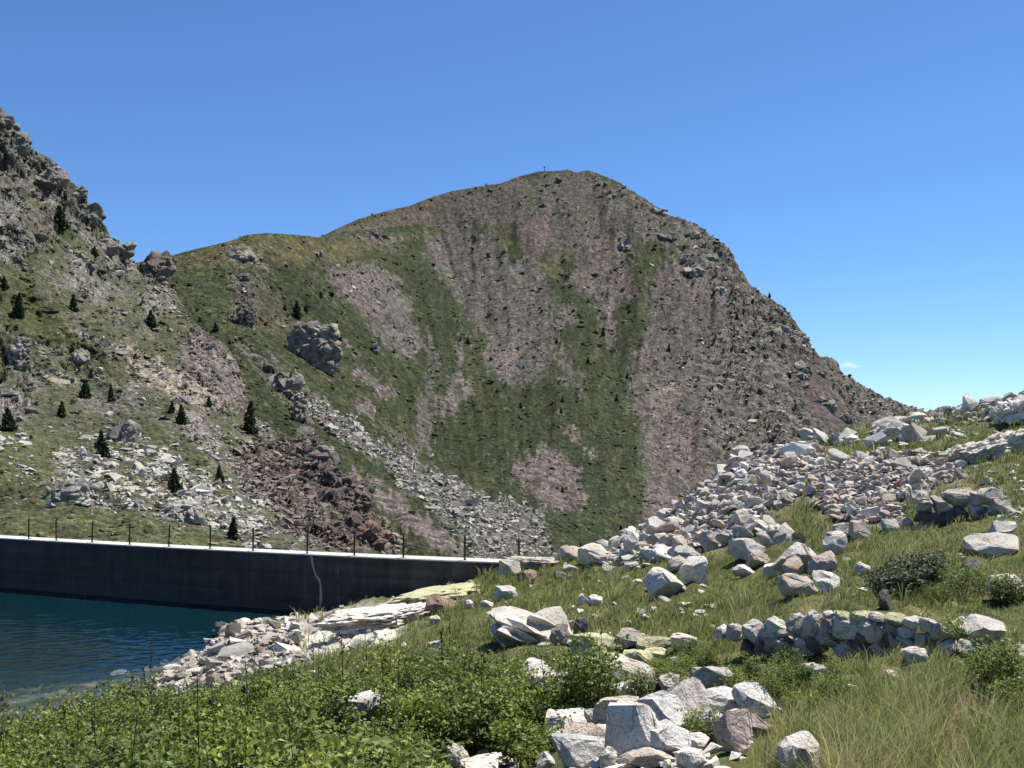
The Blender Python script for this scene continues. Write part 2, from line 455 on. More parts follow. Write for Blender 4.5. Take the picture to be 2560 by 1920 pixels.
# scattered turf showing through the bare ground
turf = sstep(0.0, 0.45, mid*0.7+fine*0.6-0.1*big)*0.7
Cm = Cm*(1-(bare*turf)[..., None])+(C_GREEN*1.1)*(bare*turf)[..., None]
scr = (1-bare)*sstep(0.2, 0.7, fbm(Um/5, PYm/12, 44.4, 4, .6)+0.3*fine)*0.3
Cm = Cm*(1-scr[..., None])+C_ROCK*0.9*scr[..., None]
Cm *= np.clip(1+0.4*fine+0.5*fbm(PXm/1.8, PYm/2.6, 4.1, 2)+0.18*fbm(Um/2.2, PYm/11, 14.1, 3), .35, 2)[..., None]
crag_m = np.zeros_like(PXm)
for poly, k in ((B_([(780, 110), (1010, 260), (1400, 480), (1470, 640), (1640, 780), (1860, 1020), (2300, 1300), (3300, 1400), (3300, 1900), (1300, 1700), (1150, 1150), (1350, 850), (1250, 600), (980, 480), (960, 330)]), 1.0),
                (A_([(1240, 430), (1420, 370), (1600, 440), (1480, 500)]), .8), (A_([(560, 480), (740, 480), (850, 560), (740, 600), (600, 560)]), .7),
                (A_([(600, 640), (760, 620), (820, 700), (700, 740)]), .8), (B_([(760, 460), (900, 460), (880, 560), (760, 560)]), .8),
                (B_([(560, 100), (700, 120), (900, 230), (760, 260), (560, 180)]), .5), (A_([(600, 740), (740, 740), (760, 920), (600, 900)]), 1.0),
                (A_([(640, 1000), (760, 1060), (960, 1200), (1010, 1330), (1080, 1520), (1000, 1530), (900, 1320), (780, 1200)]), 1.0),
                (A_([(1200, 620), (1480, 580), (1640, 760), (1620, 1000), (1400, 900)]), .35)):
    crag_m = np.maximum(crag_m, zone(PXm, PYm, poly, 6, warp_m)*k)
crag_m *= 1-zone(PXm, PYm, zones_m[11][0], 2, 0)
x, y, z = Vm[..., 0], Vm[..., 1], Vm[..., 2]
f1, f2, cv = cells(x/9, y/9, z/7)
g1, g2, cw = cells(x/3.6, y/3.6, z/3.0, 5)
h = 1.0*fbm(x/22, y/22, z/22, 4)+0.55*fbm(x/4.5, y/4.5, z/4.5, 3)+crag_m*(2.6*(cv-0.5)+2.4*(cw-0.5))
h *= np.maximum(np.clip(PYm-PYm[0:1], 0, 8)/8*0.75+0.25, (PXm > 615)*0.9)
Vm = Vm+h[..., None]*np.array([0.05, -0.75, 0.6])
Cm = Cm*(1-crag_m[..., None]*0.5)+(C_ROCK*1.15*(0.45+1.1*cw[..., None]))*crag_m[..., None]*0.5
# the far side, falling away behind the crest
back = []
for k in range(1, 6):
    b = Vm[0].copy(); s = 1+0.05*k
    b[:, 0] *= s; b[:, 1] *= s; b[:, 2] = b[:, 2]-0.03*k*k*Dm[0]*0.6-2*k
    back.append(b)
Vall = np.concatenate([np.stack(back[::-1]), Vm]); Call = np.concatenate([np.repeat(Cm[:1], 5, 0), Cm])
Call = np.clip(Call*0.82, 0.008, 0.8)
mountain = mesh_np('mountain', Vall.reshape(-1, 3), grid_faces(*Vall.shape[:2]), M_MOUNT, Call.reshape(-1, 3))
tag(mountain, 'broad bare mountain with green turf and pink scree runs', kind='structure')

# ------------------------------------------------------------------ the rocky hillside on the left
SKY_L = np.array([(-260, -40), (-100, 40), (0, 107), (16, 127), (35, 151), (53, 160), (62, 174), (78, 187), (86, 196), (88, 205), (100, 220), (112, 236), (125, 252), (138, 264),
    (150, 268), (162, 278), (174, 292), (184, 306), (190, 319), (205, 330), (228, 347), (239, 367), (247, 397), (256, 418), (278, 433),
    (290, 437), (304, 434), (316, 440), (324, 448), (330, 462), (336, 468), (354, 480), (362, 492), (370, 507), (376, 524), (390, 530), (402, 540), (408, 556), (430, 590)], float)
depth_L = rbf_fit([(0, 107, 235), (-200, 50, 230), (62, 174, 240), (100, 220, 250), (138, 264, 262), (165, 255, 268), (183, 305, 245), (228, 347, 225), (247, 397, 205),
    (278, 433, 185), (316, 440, 170), (336, 468, 150), (370, 507, 135), (405, 550, 120), (0, 300, 175), (100, 330, 185), (0, 420, 125), (100, 420, 140), (200, 400, 165),
    (0, 440, 100), (100, 450, 103), (200, 470, 112), (250, 480, 125), (300, 500, 125), (0, 500, 76), (100, 510, 76), (200, 520, 78), (280, 535, 82), (350, 548, 92),
    (0, 545, 62), (150, 555, 60), (300, 562, 62), (400, 575, 70), (0, 600, 52), (200, 610, 50), (-200, 300, 160), (-200, 545, 66), (420, 600, 60)])
PXl, PYl, Dl = make_sheet(-230, 428, 1.25, SKY_L, 600.0, 330, depth_L)
Ul = PXl-0.95*(PYl-400)
fade = sstep(0, 0.15, (PYl-PYl[0:1])/200.0)
Dl = Dl*(1+fade*0.03*fbm(PXl/50, PYl/40, 2.0, 4))
Vl = world_of(PXl, PYl, Dl)
warp_l = 6*fbm(Ul/9, PYl/18, 11.7, 4)+4*fbm(PXl/5, PYl/5, 3.2, 3)
C_G2 = np.array([0.088, 0.094, 0.038])
zones_l = [
    (R1([(0, 900), (0, 0), (60, 100), (240, 390), (600, 750), (700, 1000), (560, 1080), (300, 700), (0, 780)]), C_ROCK*.72, 7, .7),
    (R1([(440, 1000), (560, 1020), (760, 1200), (700, 1240), (500, 1120)]), C_GREEN*1.3, 4, .8),
    (R1([(0, 1300), (140, 1330), (300, 1560), (420, 1800), (0, 1800)]), C_G2, 6, .9),
    (R1([(540, 1010), (640, 1080), (780, 1200), (740, 1210), (600, 1080)]), C_GREY*1.1, 2, .9),
    (R2([(0, 40), (180, -20), (360, 60), (560, 250), (900, 470), (1000, 620), (940, 740), (760, 570), (550, 440), (300, 330), (0, 260)]), C_G2, 6, .92),
    (R2([(250, 420), (700, 560), (950, 720), (880, 850), (600, 640), (260, 560)]), C_GREEN*1.15, 8, .6),
    (R2([(1050, 1000), (1300, 1000), (1600, 1200), (1560, 1330), (1200, 1250)]), C_GREEN*1.1, 8, .7),
    (R2([(560, 250), (760, 330), (880, 450), (960, 600), (900, 520), (700, 380)]), C_GREY*1.15, 3, .9),
    (R2([(880, 400), (1050, 370), (1400, 560), (1700, 720), (1870, 920), (1700, 890), (1400, 830), (1200, 700), (1000, 560)]), C_TAN*1.05, 5, .85),
    (R2([(1380, 880), (1500, 880), (1750, 1150), (1680, 1280), (1500, 1100)]), C_GREY*1.15, 4, .85),
    (R2([(1480, 230), (1800, 400), (1900, 580), (1970, 860), (1820, 880), (1600, 700), (1450, 500)]), C_PINK*.95, 5, .75),
    (R5([(-120, 560), (200, 470), (480, 430), (660, 430), (780, 700), (920, 790), (1040, 1000), (1080, 1130), (1320, 1330), (900, 1420), (400, 1260), (230, 1000), (-60, 820)]), np.array([0.150, 0.122, 0.102]), 6, .85),
    (R2([(-200, 1040), (480, 1060), (700, 1080), (640, 1230), (400, 1260), (430, 1440), (260, 1480), (-200, 1500)]), C_G2*1.25, 5, .85),
    (RL([(-400, 60), (300, 70), (600, 60), (1000, 80), (1260, 150), (1500, 210), (1900, 330), (2000, 420), (2000, 700), (-400, 700)]), C_G2*1.2, 4, .95),
    (RL([(-400, -150), (300, -120), (560, -60), (560, 60), (300, 90), (-400, 90)]), C_G2*.9, 6, .8),
    (R1([(1150, 1330), (1300, 1250), (1500, 1320), (1560, 1420), (1300, 1560)]), C_BROWN*1.1, 5, .8),
    (R1([(700, 1330), (900, 1380), (1250, 1560), (1100, 1560), (800, 1450)]), C_GREEN*1.3, 5, .6),
]
big = fbm(PXl/50, PYl/50, 15.5, 4); mid = fbm(Ul/12, PYl/30, 12.2, 4); fine = fbm(PXl/3.2, PYl/3.2, 16.6, 3)
Cl = (C_ROCK*1.02)[None, None]*(1+0.3*mid+0.2*fine)[..., None]
g = sstep(-0.18, 0.2, mid*0.5+big*0.6+fine*0.3+sstep(150, 420, PYl)*0.14)[..., None]*0.85
Cl = Cl*(1-g)+C_G2*0.85*g
green_l = g[..., 0].copy()
for poly, c, soft, k in zones_l:
    a = zone(PXl, PYl, poly, soft*0.5, warp_l)*k
    Cl = Cl*(1-a[..., None])+c*a[..., None]
    isg = float(c[1] > c[0])
    green_l = green_l*(1-a)+isg*a
Cl *= np.clip(1+0.5*fine+0.15*mid+0.4*fbm(PXl/1.7, PYl/1.7, 4.4, 2), .3, 2)[..., None]
crag_l = np.clip(0.35+0.5*big-0.9*green_l, 0, 0.5)
for poly, k in ((R1([(-100, -100), (60, 60), (240, 380), (600, 740), (720, 880), (1000, 1200), (1000, 1320), (600, 960), (300, 640), (-100, 600)]), 1.0),
                (R1([(1080, 1300), (1200, 1240), (1340, 1240), (1520, 1310), (1500, 1450), (1250, 1500)]), 1.0),
                (R5([(-60, 560), (300, 450), (480, 430), (660, 430), (780, 700), (920, 790), (1040, 1000), (1080, 1130), (1320, 1330), (900, 1420), (500, 1260), (300, 900)]), 1.0),
                (R2([(-100, 200), (60, 260), (250, 600), (240, 900), (-100, 1000)]), .9), (R2([(850, 1020), (1080, 1000), (1080, 1200), (900, 1180)]), .9),
                (R2([(320, 1420), (480, 1410), (740, 1560), (720, 1660), (400, 1640)]), .7), (R2([(500, 440), (700, 480), (720, 600), (520, 560)]), .7)):
    crag_l = np.maximum(crag_l, zone(PXl, PYl, poly, 5, warp_l)*k)
x, y, z = Vl[..., 0], Vl[..., 1], Vl[..., 2]
f1, f2, cv = cells(x/4.6+0.3*z, y/4.6, z/2.6)
g1, g2, cw = cells(x/1.7, y/1.7, z/1.1, 5)
sc_l = np.clip(Dl/170.0, 0.35, 1.3)
h = 0.5*fbm(x/7, y/7, z/7, 4)*sc_l+crag_l*sc_l*(2.6*(cv-0.5)+1.5*(cw-0.5))
h *= np.clip(PYl-PYl[0:1], 0, 6)/6*0.6+0.4
Vl = Vl+h[..., None]*np.array([0.35, -0.65, 0.55])
Cl = Cl*(1-crag_l[..., None]*0.35)+Cl*(0.55+0.9*cw[..., None])*crag_l[..., None]*0.35
back = []
for k in range(1, 6):
    b = Vl[0].copy()
    b[:, 1] += 5*k; b[:, 0] *= (b[:, 1])/(b[:, 1]-5*k); b[:, 2] -= 3.0*k*k+1.5*k
    back.append(b)
Vall = np.concatenate([np.stack(back[::-1]), Vl]); Call = np.clip(np.concatenate([np.repeat(Cl[:1], 5, 0), Cl])*0.80, 0.01, 0.8)
hillside = mesh_np('hillside', Vall.reshape(-1, 3), grid_faces(*Vall.shape[:2]), M_LEFT, Call.reshape(-1, 3))
tag(hillside, 'steep rocky hillside with turf ledges behind the dam', kind='structure')

# valley floor and distant land that close the scene below the sheets
vf = mesh_np('valley_floor', [(-900, 48, -22), (900, 48, -22), (2500, 1600, -60), (-2500, 1600, -60)], [[0, 1, 2, 3]], M_MOUNT,
             np.tile(C_GREEN, (4, 1)))
tag(vf, 'green valley floor hidden behind the dam', kind='structure')

# ------------------------------------------------------------------ foreground ground, shore and lake bed
GC = {
 -1400: [(1, -1.55), (5, -2.2), (9, -2.9), (14, -3.8), (20, -5.6), (26, -8.0), (45, -10.5), (90, -11)],
 -300: [(1, -1.5), (5, -2.4), (9, -3.3), (12, -3.9), (18, -7.0), (24, -8.3), (45, -10.5), (90, -11)],
 0: [(1, -1.5), (5, -2.35), (9, -3.2), (12, -3.8), (14, -4.6), (19, -7.0), (23, -8.0), (30, -8.15), (36, -8.7), (42, -10.4), (52, -11), (90, -11)],
 100: [(1, -1.5), (5, -2.3), (9, -3.1), (12, -3.6), (14, -4.3), (19, -6.4), (23, -7.6), (30, -7.85), (34, -8.0), (38, -8.9), (44, -10.4), (90, -11)],
 200: [(1, -1.5), (5, -2.3), (9, -3.0), (12, -3.45), (15, -4.3), (20, -5.7), (28, -6.9), (34, -7.3), (37, -7.6), (41, -8.8), (46, -10), (90, -11)],
 226: [(1, -1.5), (5, -2.3), (9, -3.0), (12, -3.4), (15, -4.2), (20, -5.4), (28, -6.5), (36, -7.1), (41, -7.33), (43, -7.8), (46, -9.5), (90, -11)],
 300: [(1, -1.5), (5, -2.3), (9, -3.0), (12, -3.4), (15, -4.0), (20, -4.9), (27, -5.8), (34, -6.6), (40, -7.0), (44, -7.33), (46, -8.0), (52, -10), (90, -12)],
 400: [(1, -1.5), (5, -2.3), (9, -2.95), (12, -3.3), (15, -3.8), (20, -4.5), (25, -5.0), (32, -5.7), (38, -6.15), (43, -6.4), (45, -6.7), (50, -10), (90, -14)],
 470: [(1, -1.5), (5, -2.25), (9, -2.9), (12, -3.3), (20, -4.2), (30, -5.0), (38, -5.5), (42, -5.65), (45, -6), (50, -10), (90, -16)],
 510: [(1, -1.5), (6, -2.35), (12, -3.25), (20, -4.05), (30, -4.75), (38, -5.05), (42, -4.95), (46, -5.6), (51, -10), (90, -18)],
 555: [(1, -1.5), (6, -2.3), (12, -3.15), (20, -4.0), (30, -4.6), (38, -4.85), (42, -4.9), (45, -5.4), (51, -9.5), (90, -18)],
 600: [(1, -1.5), (7, -2.3), (13, -3.1), (20, -3.9), (28, -4.35), (36, -4.4), (41, -4.5), (44, -5), (51, -9.5), (90, -18)],
 655: [(1, -1.5), (7, -2.3), (13, -3.1), (20, -3.75), (28, -4.05), (34, -3.75), (41, -3.25), (44, -3.7), (51, -8.5), (90, -18)],
 700: [(1, -1.5), (7, -2.3), (11, -2.8), (17, -3.3), (24, -3.7), (30, -3.5), (36, -2.75), (42, -2.1), (45, -2.5), (53, -7.5), (90, -18)],
 740: [(1, -1.5), (7, -2.25), (11, -2.72), (14.6, -3.05), (17, -3.05), (24, -3.5), (30, -3.15), (36, -2.0), (42, -0.85), (46, -.75), (50, -1.5), (60, -7.5), (90, -16)],
 800: [(1, -1.5), (7, -2.15), (10.5, -2.62), (14.2, -2.95), (15.2, -2.62), (22, -2.97), (30, -2.9), (37, -1.7), (43, -.65), (48, -.2), (54, .05), (58, -.6), (68, -6.5), (90, -15)],
 870: [(1, -1.5), (6.5, -2.08), (10, -2.5), (13.8, -2.85), (14.8, -2.5), (20, -2.7), (28, -2.75), (30.5, -2.5), (32, -1.7), (38, -1.15), (43, -.6), (48, .15), (54, 0.85), (58, .3), (68, -5.5), (90, -14)],
 940: [(1, -1.5), (6.3, -2.0), (9.5, -2.4), (13, -2.7), (14, -2.45), (19, -2.6), (25, -2.55), (30, -2.45), (31.5, -1.6), (37, -.95), (43, .05), (48, .9), (53, 1.3), (58, 0.8), (68, -4.5), (90, -13)],
 1024: [(1, -1.45), (6, -1.9), (9, -2.27), (12, -2.44), (17, -2.5), (22, -2.4), (30, -1.9), (36, -.8), (42, .6), (48, 1.7), (53, 2.1), (58, 1.5), (68, -3), (90, -10)],
 1300: [(1, -1.4), (6, -1.7), (12, -2.0), (22, -1.5), (30, -.5), (42, 2.3), (53, 4.5), (66, 4), (90, -2)],
 2400: [(1, -1.3), (6, -1.2), (12, -.9), (22, .2), (30, 1.6), (42, 4.5), (53, 7), (66, 8), (90, 6)],
}
gd = np.exp(np.linspace(np.log(1.2), np.log(88.0), 330))
gpx = np.array(sorted(GC)); gz = np.array([np.interp(np.log(gd), np.log([a for a, b in GC[p]]), [b for a, b in GC[p]]) for p in gpx])
ker = np.exp(-0.5*(np.arange(-6, 7)/2.2)**2); ker /= ker.sum()
gz = np.array([np.convolve(np.pad(r, 6, 'edge'), ker, 'valid') for r in gz])
cols_px = np.concatenate([np.linspace(-1400, -40, 90, endpoint=False), np.arange(-40, 1064, 1.9), np.linspace(1064, 2400, 90)])
def across(px):
    i = np.clip(np.searchsorted(gpx, px)-1, 0, len(gpx)-2)
    t = (px-gpx[i])/(gpx[i+1]-gpx[i]); t = np.clip(t, 0, 1)
    ts = 0.45*t+0.55*t*t*(3-2*t)
    return gz[i]*(1-ts)[:, None]+gz[i+1]*ts[:, None]
Zg = across(cols_px).T                       # rows: depth, columns: px
PXg = np.broadcast_to(cols_px[None], Zg.shape); Dg = np.broadcast_to(gd[:, None], Zg.shape)
Xg = (PXg-CX)/F*Dg
tuss = 0.16*fbm(Xg/1.7, Dg/1.7, 1.0, 4)+0.10*fbm(Xg/0.55, Dg/0.55, 4.0, 3)
tuss = tuss*np.clip(Dg/12, 0.35, 1.4)
tuss = tuss+0.20*np.abs(fbm(Xg/2.6+4, Dg/3.4, 7.0, 2))*sstep(9, 15, Dg)*sstep(520, 620, PXg)*sstep(34, 28, Dg)
under = sstep(0.15, -0.4, Zg+7.45)
Zg = Zg+tuss*(1-0.45*under)
PYg = HY-Zg/Dg*F
SLABZ = [(285, 648), (330, 624), (388, 602), (440, 586), (472, 579), (472, 592), (442, 608), (412, 622), (392, 640), (330, 655)]
_a = Xg*0.93+Dg*0.36; _b = -Xg*0.36+Dg*0.93
_f1, _f2, slab_cv = cells(_a/2.6, _b/0.8, np.zeros_like(Xg), 3)
_s0 = sstep(-6, 6, poly_sd(PXg, PYg, SLABZ))*(Dg > 22)
Zg = Zg+_s0*(0.16*(slab_cv-.45)-0.08*sstep(.12, 0, _f2-_f1))
PYg = HY-Zg/Dg*F
Vg = np.stack([Xg, Dg, EYE+Zg], -1)

def ground_at(px, d):
    """Ground height (world z) at picture column px and distance d."""
    ci = np.interp(px, cols_px, np.arange(len(cols_px))); ri = np.interp(np.log(d), np.log(gd), np.arange(len(gd)))
    c0 = np.clip(np.floor(ci).astype(int), 0, len(cols_px)-2); r0 = np.clip(np.floor(ri).astype(int), 0, len(gd)-2)
    fc = ci-c0; fr = ri-r0
    return EYE+(Zg[r0, c0]*(1-fc)*(1-fr)+Zg[r0, c0+1]*fc*(1-fr)+Zg[r0+1, c0]*(1-fc)*fr+Zg[r0+1, c0+1]*fc*fr)

def ground_xy(x, y):
    return ground_at(CX+x/y*F, y)

PYvis = np.minimum.accumulate(PYg, axis=0)
def ground_hit(px, py):
    """Surveyed spot: the point of the ground seen at a picture position."""
    c = int(np.clip(round(float(np.interp(px, cols_px, np.arange(len(cols_px))))), 0, len(cols_px)-1))
    col = PYvis[:, c]
    k = np.argmax(col <= py) if (col <= py).any() else int(np.argmin(col))
    k = max(k, 1)
    d = gd[k]
    return (px-CX)/F*d, d, float(ground_at(px, d))

# cover of the ground
warp_g = 6*fbm(Xg/0.9, Dg/1.3, 21.0, 4)
T_MAIN = [(590, 552), (640, 522), (660, 505), (690, 480), (715, 460), (760, 448), (822, 448), (826, 462), (800, 480), (800, 500), (770, 515), (745, 530), (735, 545), (700, 552), (660, 565), (640, 560), (600, 568)]
T_RIGHT = [(812, 470), (835, 460), (880, 455), (930, 458), (965, 470), (960, 482), (935, 490), (905, 500), (900, 525), (850, 528), (825, 515), (806, 500)]
SHORE = [(150, 690), (195, 650), (214, 624), (260, 615), (312, 611), (388, 596), (470, 578), (472, 590), (440, 610), (410, 622), (390, 640), (330, 655), (290, 668), (240, 682), (180, 700)]
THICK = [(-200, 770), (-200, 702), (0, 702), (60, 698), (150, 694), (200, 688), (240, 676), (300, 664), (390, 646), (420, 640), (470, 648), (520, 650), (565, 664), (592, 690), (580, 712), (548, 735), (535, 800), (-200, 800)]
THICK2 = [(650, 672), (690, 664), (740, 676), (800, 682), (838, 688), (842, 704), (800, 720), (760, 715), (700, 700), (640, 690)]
PILE = [(545, 700), (600, 670), (640, 665), (700, 680), (760, 690), (775, 712), (760, 740), (720, 790), (450, 790), (480, 745), (550, 740)]
soil = fbm(Xg/2.2, Dg/2.2, 31.0, 4)
Cg = np.array([0.085, 0.095, 0.032])*(1+0.4*soil)[..., None]
dry = sstep(0.05, 0.5, fbm(Xg/1.1+8, Dg/1.6, 33.0, 4))[..., None]
Cg = Cg*(1-0.6*dry)+np.array([0.19, 0.165, 0.07])*0.6*dry
talus = np.maximum(zone(PXg, PYg, T_MAIN, 5, warp_g), zone(PXg, PYg, T_RIGHT, 5, warp_g))*(Dg > 24)*(Dg < 50)
Cg = Cg*(1-talus[..., None])+np.array([0.24, 0.20, 0.165])*talus[..., None]
shore = zone(PXg, PYg, SHORE, 4, warp_g)*(Dg > 20)
sp = sstep(-0.1, 0.4, fbm(Xg/3, Dg/3, 51, 4)+0.25)
Cg = Cg*(1-(shore*sp)[..., None])+np.array([0.40, 0.36, 0.30])*(shore*sp)[..., None]
bed = sstep(0.12, -0.12, Zg+7.45)[..., None]
bedc = np.array([0.30, 0.235, 0.155])*(0.35+1.0*sstep(-.1, .4, fbm(Xg/2.2+Dg/6, Dg/1.6, 61, 4)))[..., None]
deep_dark = sstep(-8.35, -9.4, Zg)[..., None]  # bed coloured darker with depth, standing in for light lost in the water
bedc = bedc*(1-deep_dark)+np.array([0.06, 0.065, 0.055])*deep_dark
Cg = Cg*(1-bed)+bedc*bed
slab = zone(PXg, PYg, SLABZ, 3, warp_g*.5)*(Dg > 22)*(Zg > -7.4)
Cg = Cg*(1-slab[..., None])+np.array([0.62, 0.58, 0.48])*(0.75+0.5*slab_cv)[..., None]*slab[..., None]
DIRT = [(922, 790), (936, 742), (950, 704), (972, 690), (990, 698), (972, 728), (962, 790)]
dirt = zone(PXg, PYg, DIRT, 5, warp_g)*(Dg < 12)
Cg = Cg*(1-dirt[..., None])+np.array([0.20, 0.135, 0.085])*dirt[..., None]
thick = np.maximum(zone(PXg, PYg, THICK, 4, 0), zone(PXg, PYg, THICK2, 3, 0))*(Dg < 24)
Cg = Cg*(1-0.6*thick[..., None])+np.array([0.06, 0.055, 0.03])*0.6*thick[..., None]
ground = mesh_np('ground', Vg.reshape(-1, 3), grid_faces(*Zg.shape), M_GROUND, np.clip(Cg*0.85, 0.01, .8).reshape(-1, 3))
tag(ground, 'turf hillside running down to the lake shore', kind='structure')

# ------------------------------------------------------------------ the lake
m, nt, b, out = new_mat('lake_water')
nt.nodes.remove(b)
pos = coords(nt)
mp = N(nt, 'ShaderNodeMapping'); mp.inputs['Scale'].default_value = (0.55, 1.25, 1); mp.inputs['Rotation'].default_value = (0, 0, math.radians(-14))
nt.links.new(pos, mp.inputs['Vector'])
w1 = noise(nt, mp.outputs[0], 1.3, 4, 0.6); w2 = noise(nt, mp.outputs[0], 5.0, 3, 0.55)
ad = N(nt, 'ShaderNodeMath', operation='MULTIPLY_ADD'); ad.inputs[1].default_value = 0.35
nt.links.new(w2, ad.inputs[0]); nt.links.new(w1, ad.inputs[2])
bn = N(nt, 'ShaderNodeBump'); bn.inputs['Strength'].default_value = 1.0; bn.inputs['Distance'].default_value = 0.02
nt.links.new(ad.outputs[0], bn.inputs['Height'])
gl = N(nt, 'ShaderNodeBsdfGlossy'); gl.inputs['Roughness'].default_value = 0.06
tr = N(nt, 'ShaderNodeBsdfTransparent')
fr = N(nt, 'ShaderNodeFresnel'); fr.inputs['IOR'].default_value = 1.33
nt.links.new(bn.outputs[0], gl.inputs['Normal']); nt.links.new(bn.outputs[0], fr.inputs['Normal'])
mx = N(nt, 'ShaderNodeMixShader')
body = N(nt, 'ShaderNodeBsdfDiffuse'); body.inputs['Color'].default_value = (0.008, 0.056, 0.080, 1)   # light scattered back by the water itself
mb = N(nt, 'ShaderNodeMixShader'); mb.inputs[0].default_value = 0.27
nt.links.new(tr.outputs[0], mb.inputs[1]); nt.links.new(body.outputs[0], mb.inputs[2])
nt.links.new(fr.outputs[0], mx.inputs[0]); nt.links.new(mb.outputs[0], mx.inputs[1]); nt.links.new(gl.outputs[0], mx.inputs[2])
nt.links.new(mx.outputs[0], out.inputs['Surface'])
va = N(nt, 'ShaderNodeVolumeAbsorption'); va.inputs['Color'].default_value = (0.15, 0.52, 0.60, 1); va.inputs['Density'].default_value = 0.14
nt.links.new(va.outputs[0], out.inputs['Volume'])
M_WATER = m
DAM_FIT = np.polyfit([-70, -45, -26.2, -18.3, -12.2, -6.2, 0.2], [76.0, 62.3, 52.3, 48.9, 46.15, 43.8, 41.6], 3)
wx = np.concatenate([np.linspace(-95, -32, 50, endpoint=False), np.linspace(-32, 0.5, 330)])
wt_ = np.concatenate([np.linspace(0, 0.25, 20, endpoint=False), np.linspace(0.25, 1, 330)])
wy1 = np.polyval(DAM_FIT, np.clip(wx, -70, 1))+np.where(wx < -70, (-70-wx)*0.5, 0)+0.5
WX = np.broadcast_to(wx[None], (len(wt_), len(wx))); WY = 8+(wy1[None]-8)*wt_[:, None]
cs, sn = math.cos(math.radians(-16)), math.sin(math.radians(-16))
a1 = (WX*cs-WY*sn); a2 = (WX*sn+WY*cs)
WZ = 0.030*fbm(a1/0.75, a2/0.40, 3.0, 4, 0.66)
top = np.stack([WX, WY, WZ], -1).reshape(-1, 3)
nr, nc = WX.shape
fs = grid_faces(nr, nc).tolist()
ring = list(range(nc))+[r*nc+nc-1 for r in range(1, nr)]+[(nr-1)*nc+c for c in range(nc-2, -1, -1)]+[r*nc for r in range(nr-2, 0, -1)]
nb = len(top); low_v = top[ring].copy(); low_v[:, 2] = -6.0
bm = bmesh.new()
vs = [bm.verts.new(p) for p in np.concatenate([top, low_v])]
for f in fs: bm.faces.new([vs[k] for k in f])
for k in range(len(ring)):
    k2 = (k+1) % len(ring)
    bm.faces.new((vs[ring[k2]], vs[ring[k]], vs[nb+k], vs[nb+k2]))
bm.faces.new([vs[nb+k] for k in range(len(ring))][::-1])
bmesh.ops.recalc_face_normals(bm, faces=bm.faces[:])
for f in bm.faces: f.smooth = len(f.verts) == 4 and abs(f.normal.z) > 0.5
me = bpy.data.meshes.new('water'); bm.to_mesh(me); bm.free(); me.materials.append(M_WATER)
water = bpy.data.objects.new('water', me); COL.objects.link(water)
tag(water, 'rippled blue green lake water held by the dam', kind='structure')

# ------------------------------------------------------------------ the dam
CREST = EYE-4.9
dam_pts = np.array([(-70, 76.0), (-45, 62.3), (-26.2, 52.3), (-18.3, 48.9), (-12.2, 46.15), (-6.2, 43.8), (0.2, 41.6)])
dx = np.linspace(-70, 0.2, 160)
dy = np.polyval(np.polyfit(dam_pts[:, 0], dam_pts[:, 1], 3), dx)
tan = np.stack([np.gradient(dx), np.gradient(dy)], 1); tan /= np.linalg.norm(tan, axis=1)[:, None]
nrm = np.stack([-tan[:, 1], tan[:, 0]], 1)                      # pointing downstream, away from the lake
def dam_strip(profile):
    """profile: (offset downstream, z) pairs swept along the dam's plan."""
    n = len(dx); k = len(profile)
    v = np.zeros((n, k, 3))
    for j, (o_, z_) in enumerate(profile):
        v[:, j, 0] = dx+nrm[:, 0]*o_; v[:, j, 1] = dy+nrm[:, 1]*o_; v[:, j, 2] = z_
    fs = []
    idx = np.arange(n*k).reshape(n, k)
    for j in range(k):
        j2 = (j+1) % k
        fs.append(np.stack([idx[:-1, j], idx[1:, j], idx[1:, j2], idx[:-1, j2]], -1))
    fs = np.concatenate(fs)
    return v.reshape(-1, 3), fs, idx

def dam_mesh(name, profile, mat, parent):
    v, fs, idx = dam_strip(profile)
    o = mesh_np(name, v, fs, mat, smooth=False)
    bm = bmesh.new(); bm.from_mesh(o.data); bm.verts.ensure_lookup_table()
    bm.faces.new([bm.verts[i] for i in idx[-1]]); bm.faces.new([bm.verts[i] for i in idx[0][::-1]])
    bmesh.ops.recalc_face_normals(bm, faces=bm.faces[:]); bm.to_mesh(o.data); bm.free()
    o.parent = parent
    return o

m, nt, b, out = new_mat('stained_concrete')
v = coords(nt)
mp = N(nt, 'ShaderNodeMapping'); mp.inputs['Scale'].default_value = (1, 1, 0.06); nt.links.new(v, mp.inputs['Vector'])
s1 = noise(nt, mp.outputs[0], 2.6, 5, 0.75); s2 = noise(nt, v, 1.1, 6, 0.7)
mpb = N(nt, 'ShaderNodeMapping'); mpb.inputs['Scale'].default_value = (0.05, 0.05, 1.0); nt.links.new(v, mpb.inputs['Vector'])
s3 = noise(nt, mpb.outputs[0], 2.2, 4, 0.6)
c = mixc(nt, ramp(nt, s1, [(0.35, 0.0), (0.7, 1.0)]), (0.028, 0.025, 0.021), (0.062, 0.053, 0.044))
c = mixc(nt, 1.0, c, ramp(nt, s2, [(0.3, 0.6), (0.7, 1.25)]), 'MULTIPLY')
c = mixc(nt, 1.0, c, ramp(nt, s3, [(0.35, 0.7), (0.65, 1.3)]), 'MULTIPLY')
lst = ramp(nt, noise(nt, mp.outputs[0], 5.5, 3, 0.6), [(0.58, 0.0), (0.70, 0.7)])
lmask = ramp(nt, noise(nt, v, 0.45, 3, 0.6), [(0.5, 0.0), (0.62, 1.0)])
mlt = N(nt, 'ShaderNodeMath', operation='MULTIPLY'); nt.links.new(lst, mlt.inputs[0]); nt.links.new(lmask, mlt.inputs[1])
c = mixc(nt, mlt.outputs[0], c, (0.115, 0.105, 0.09))
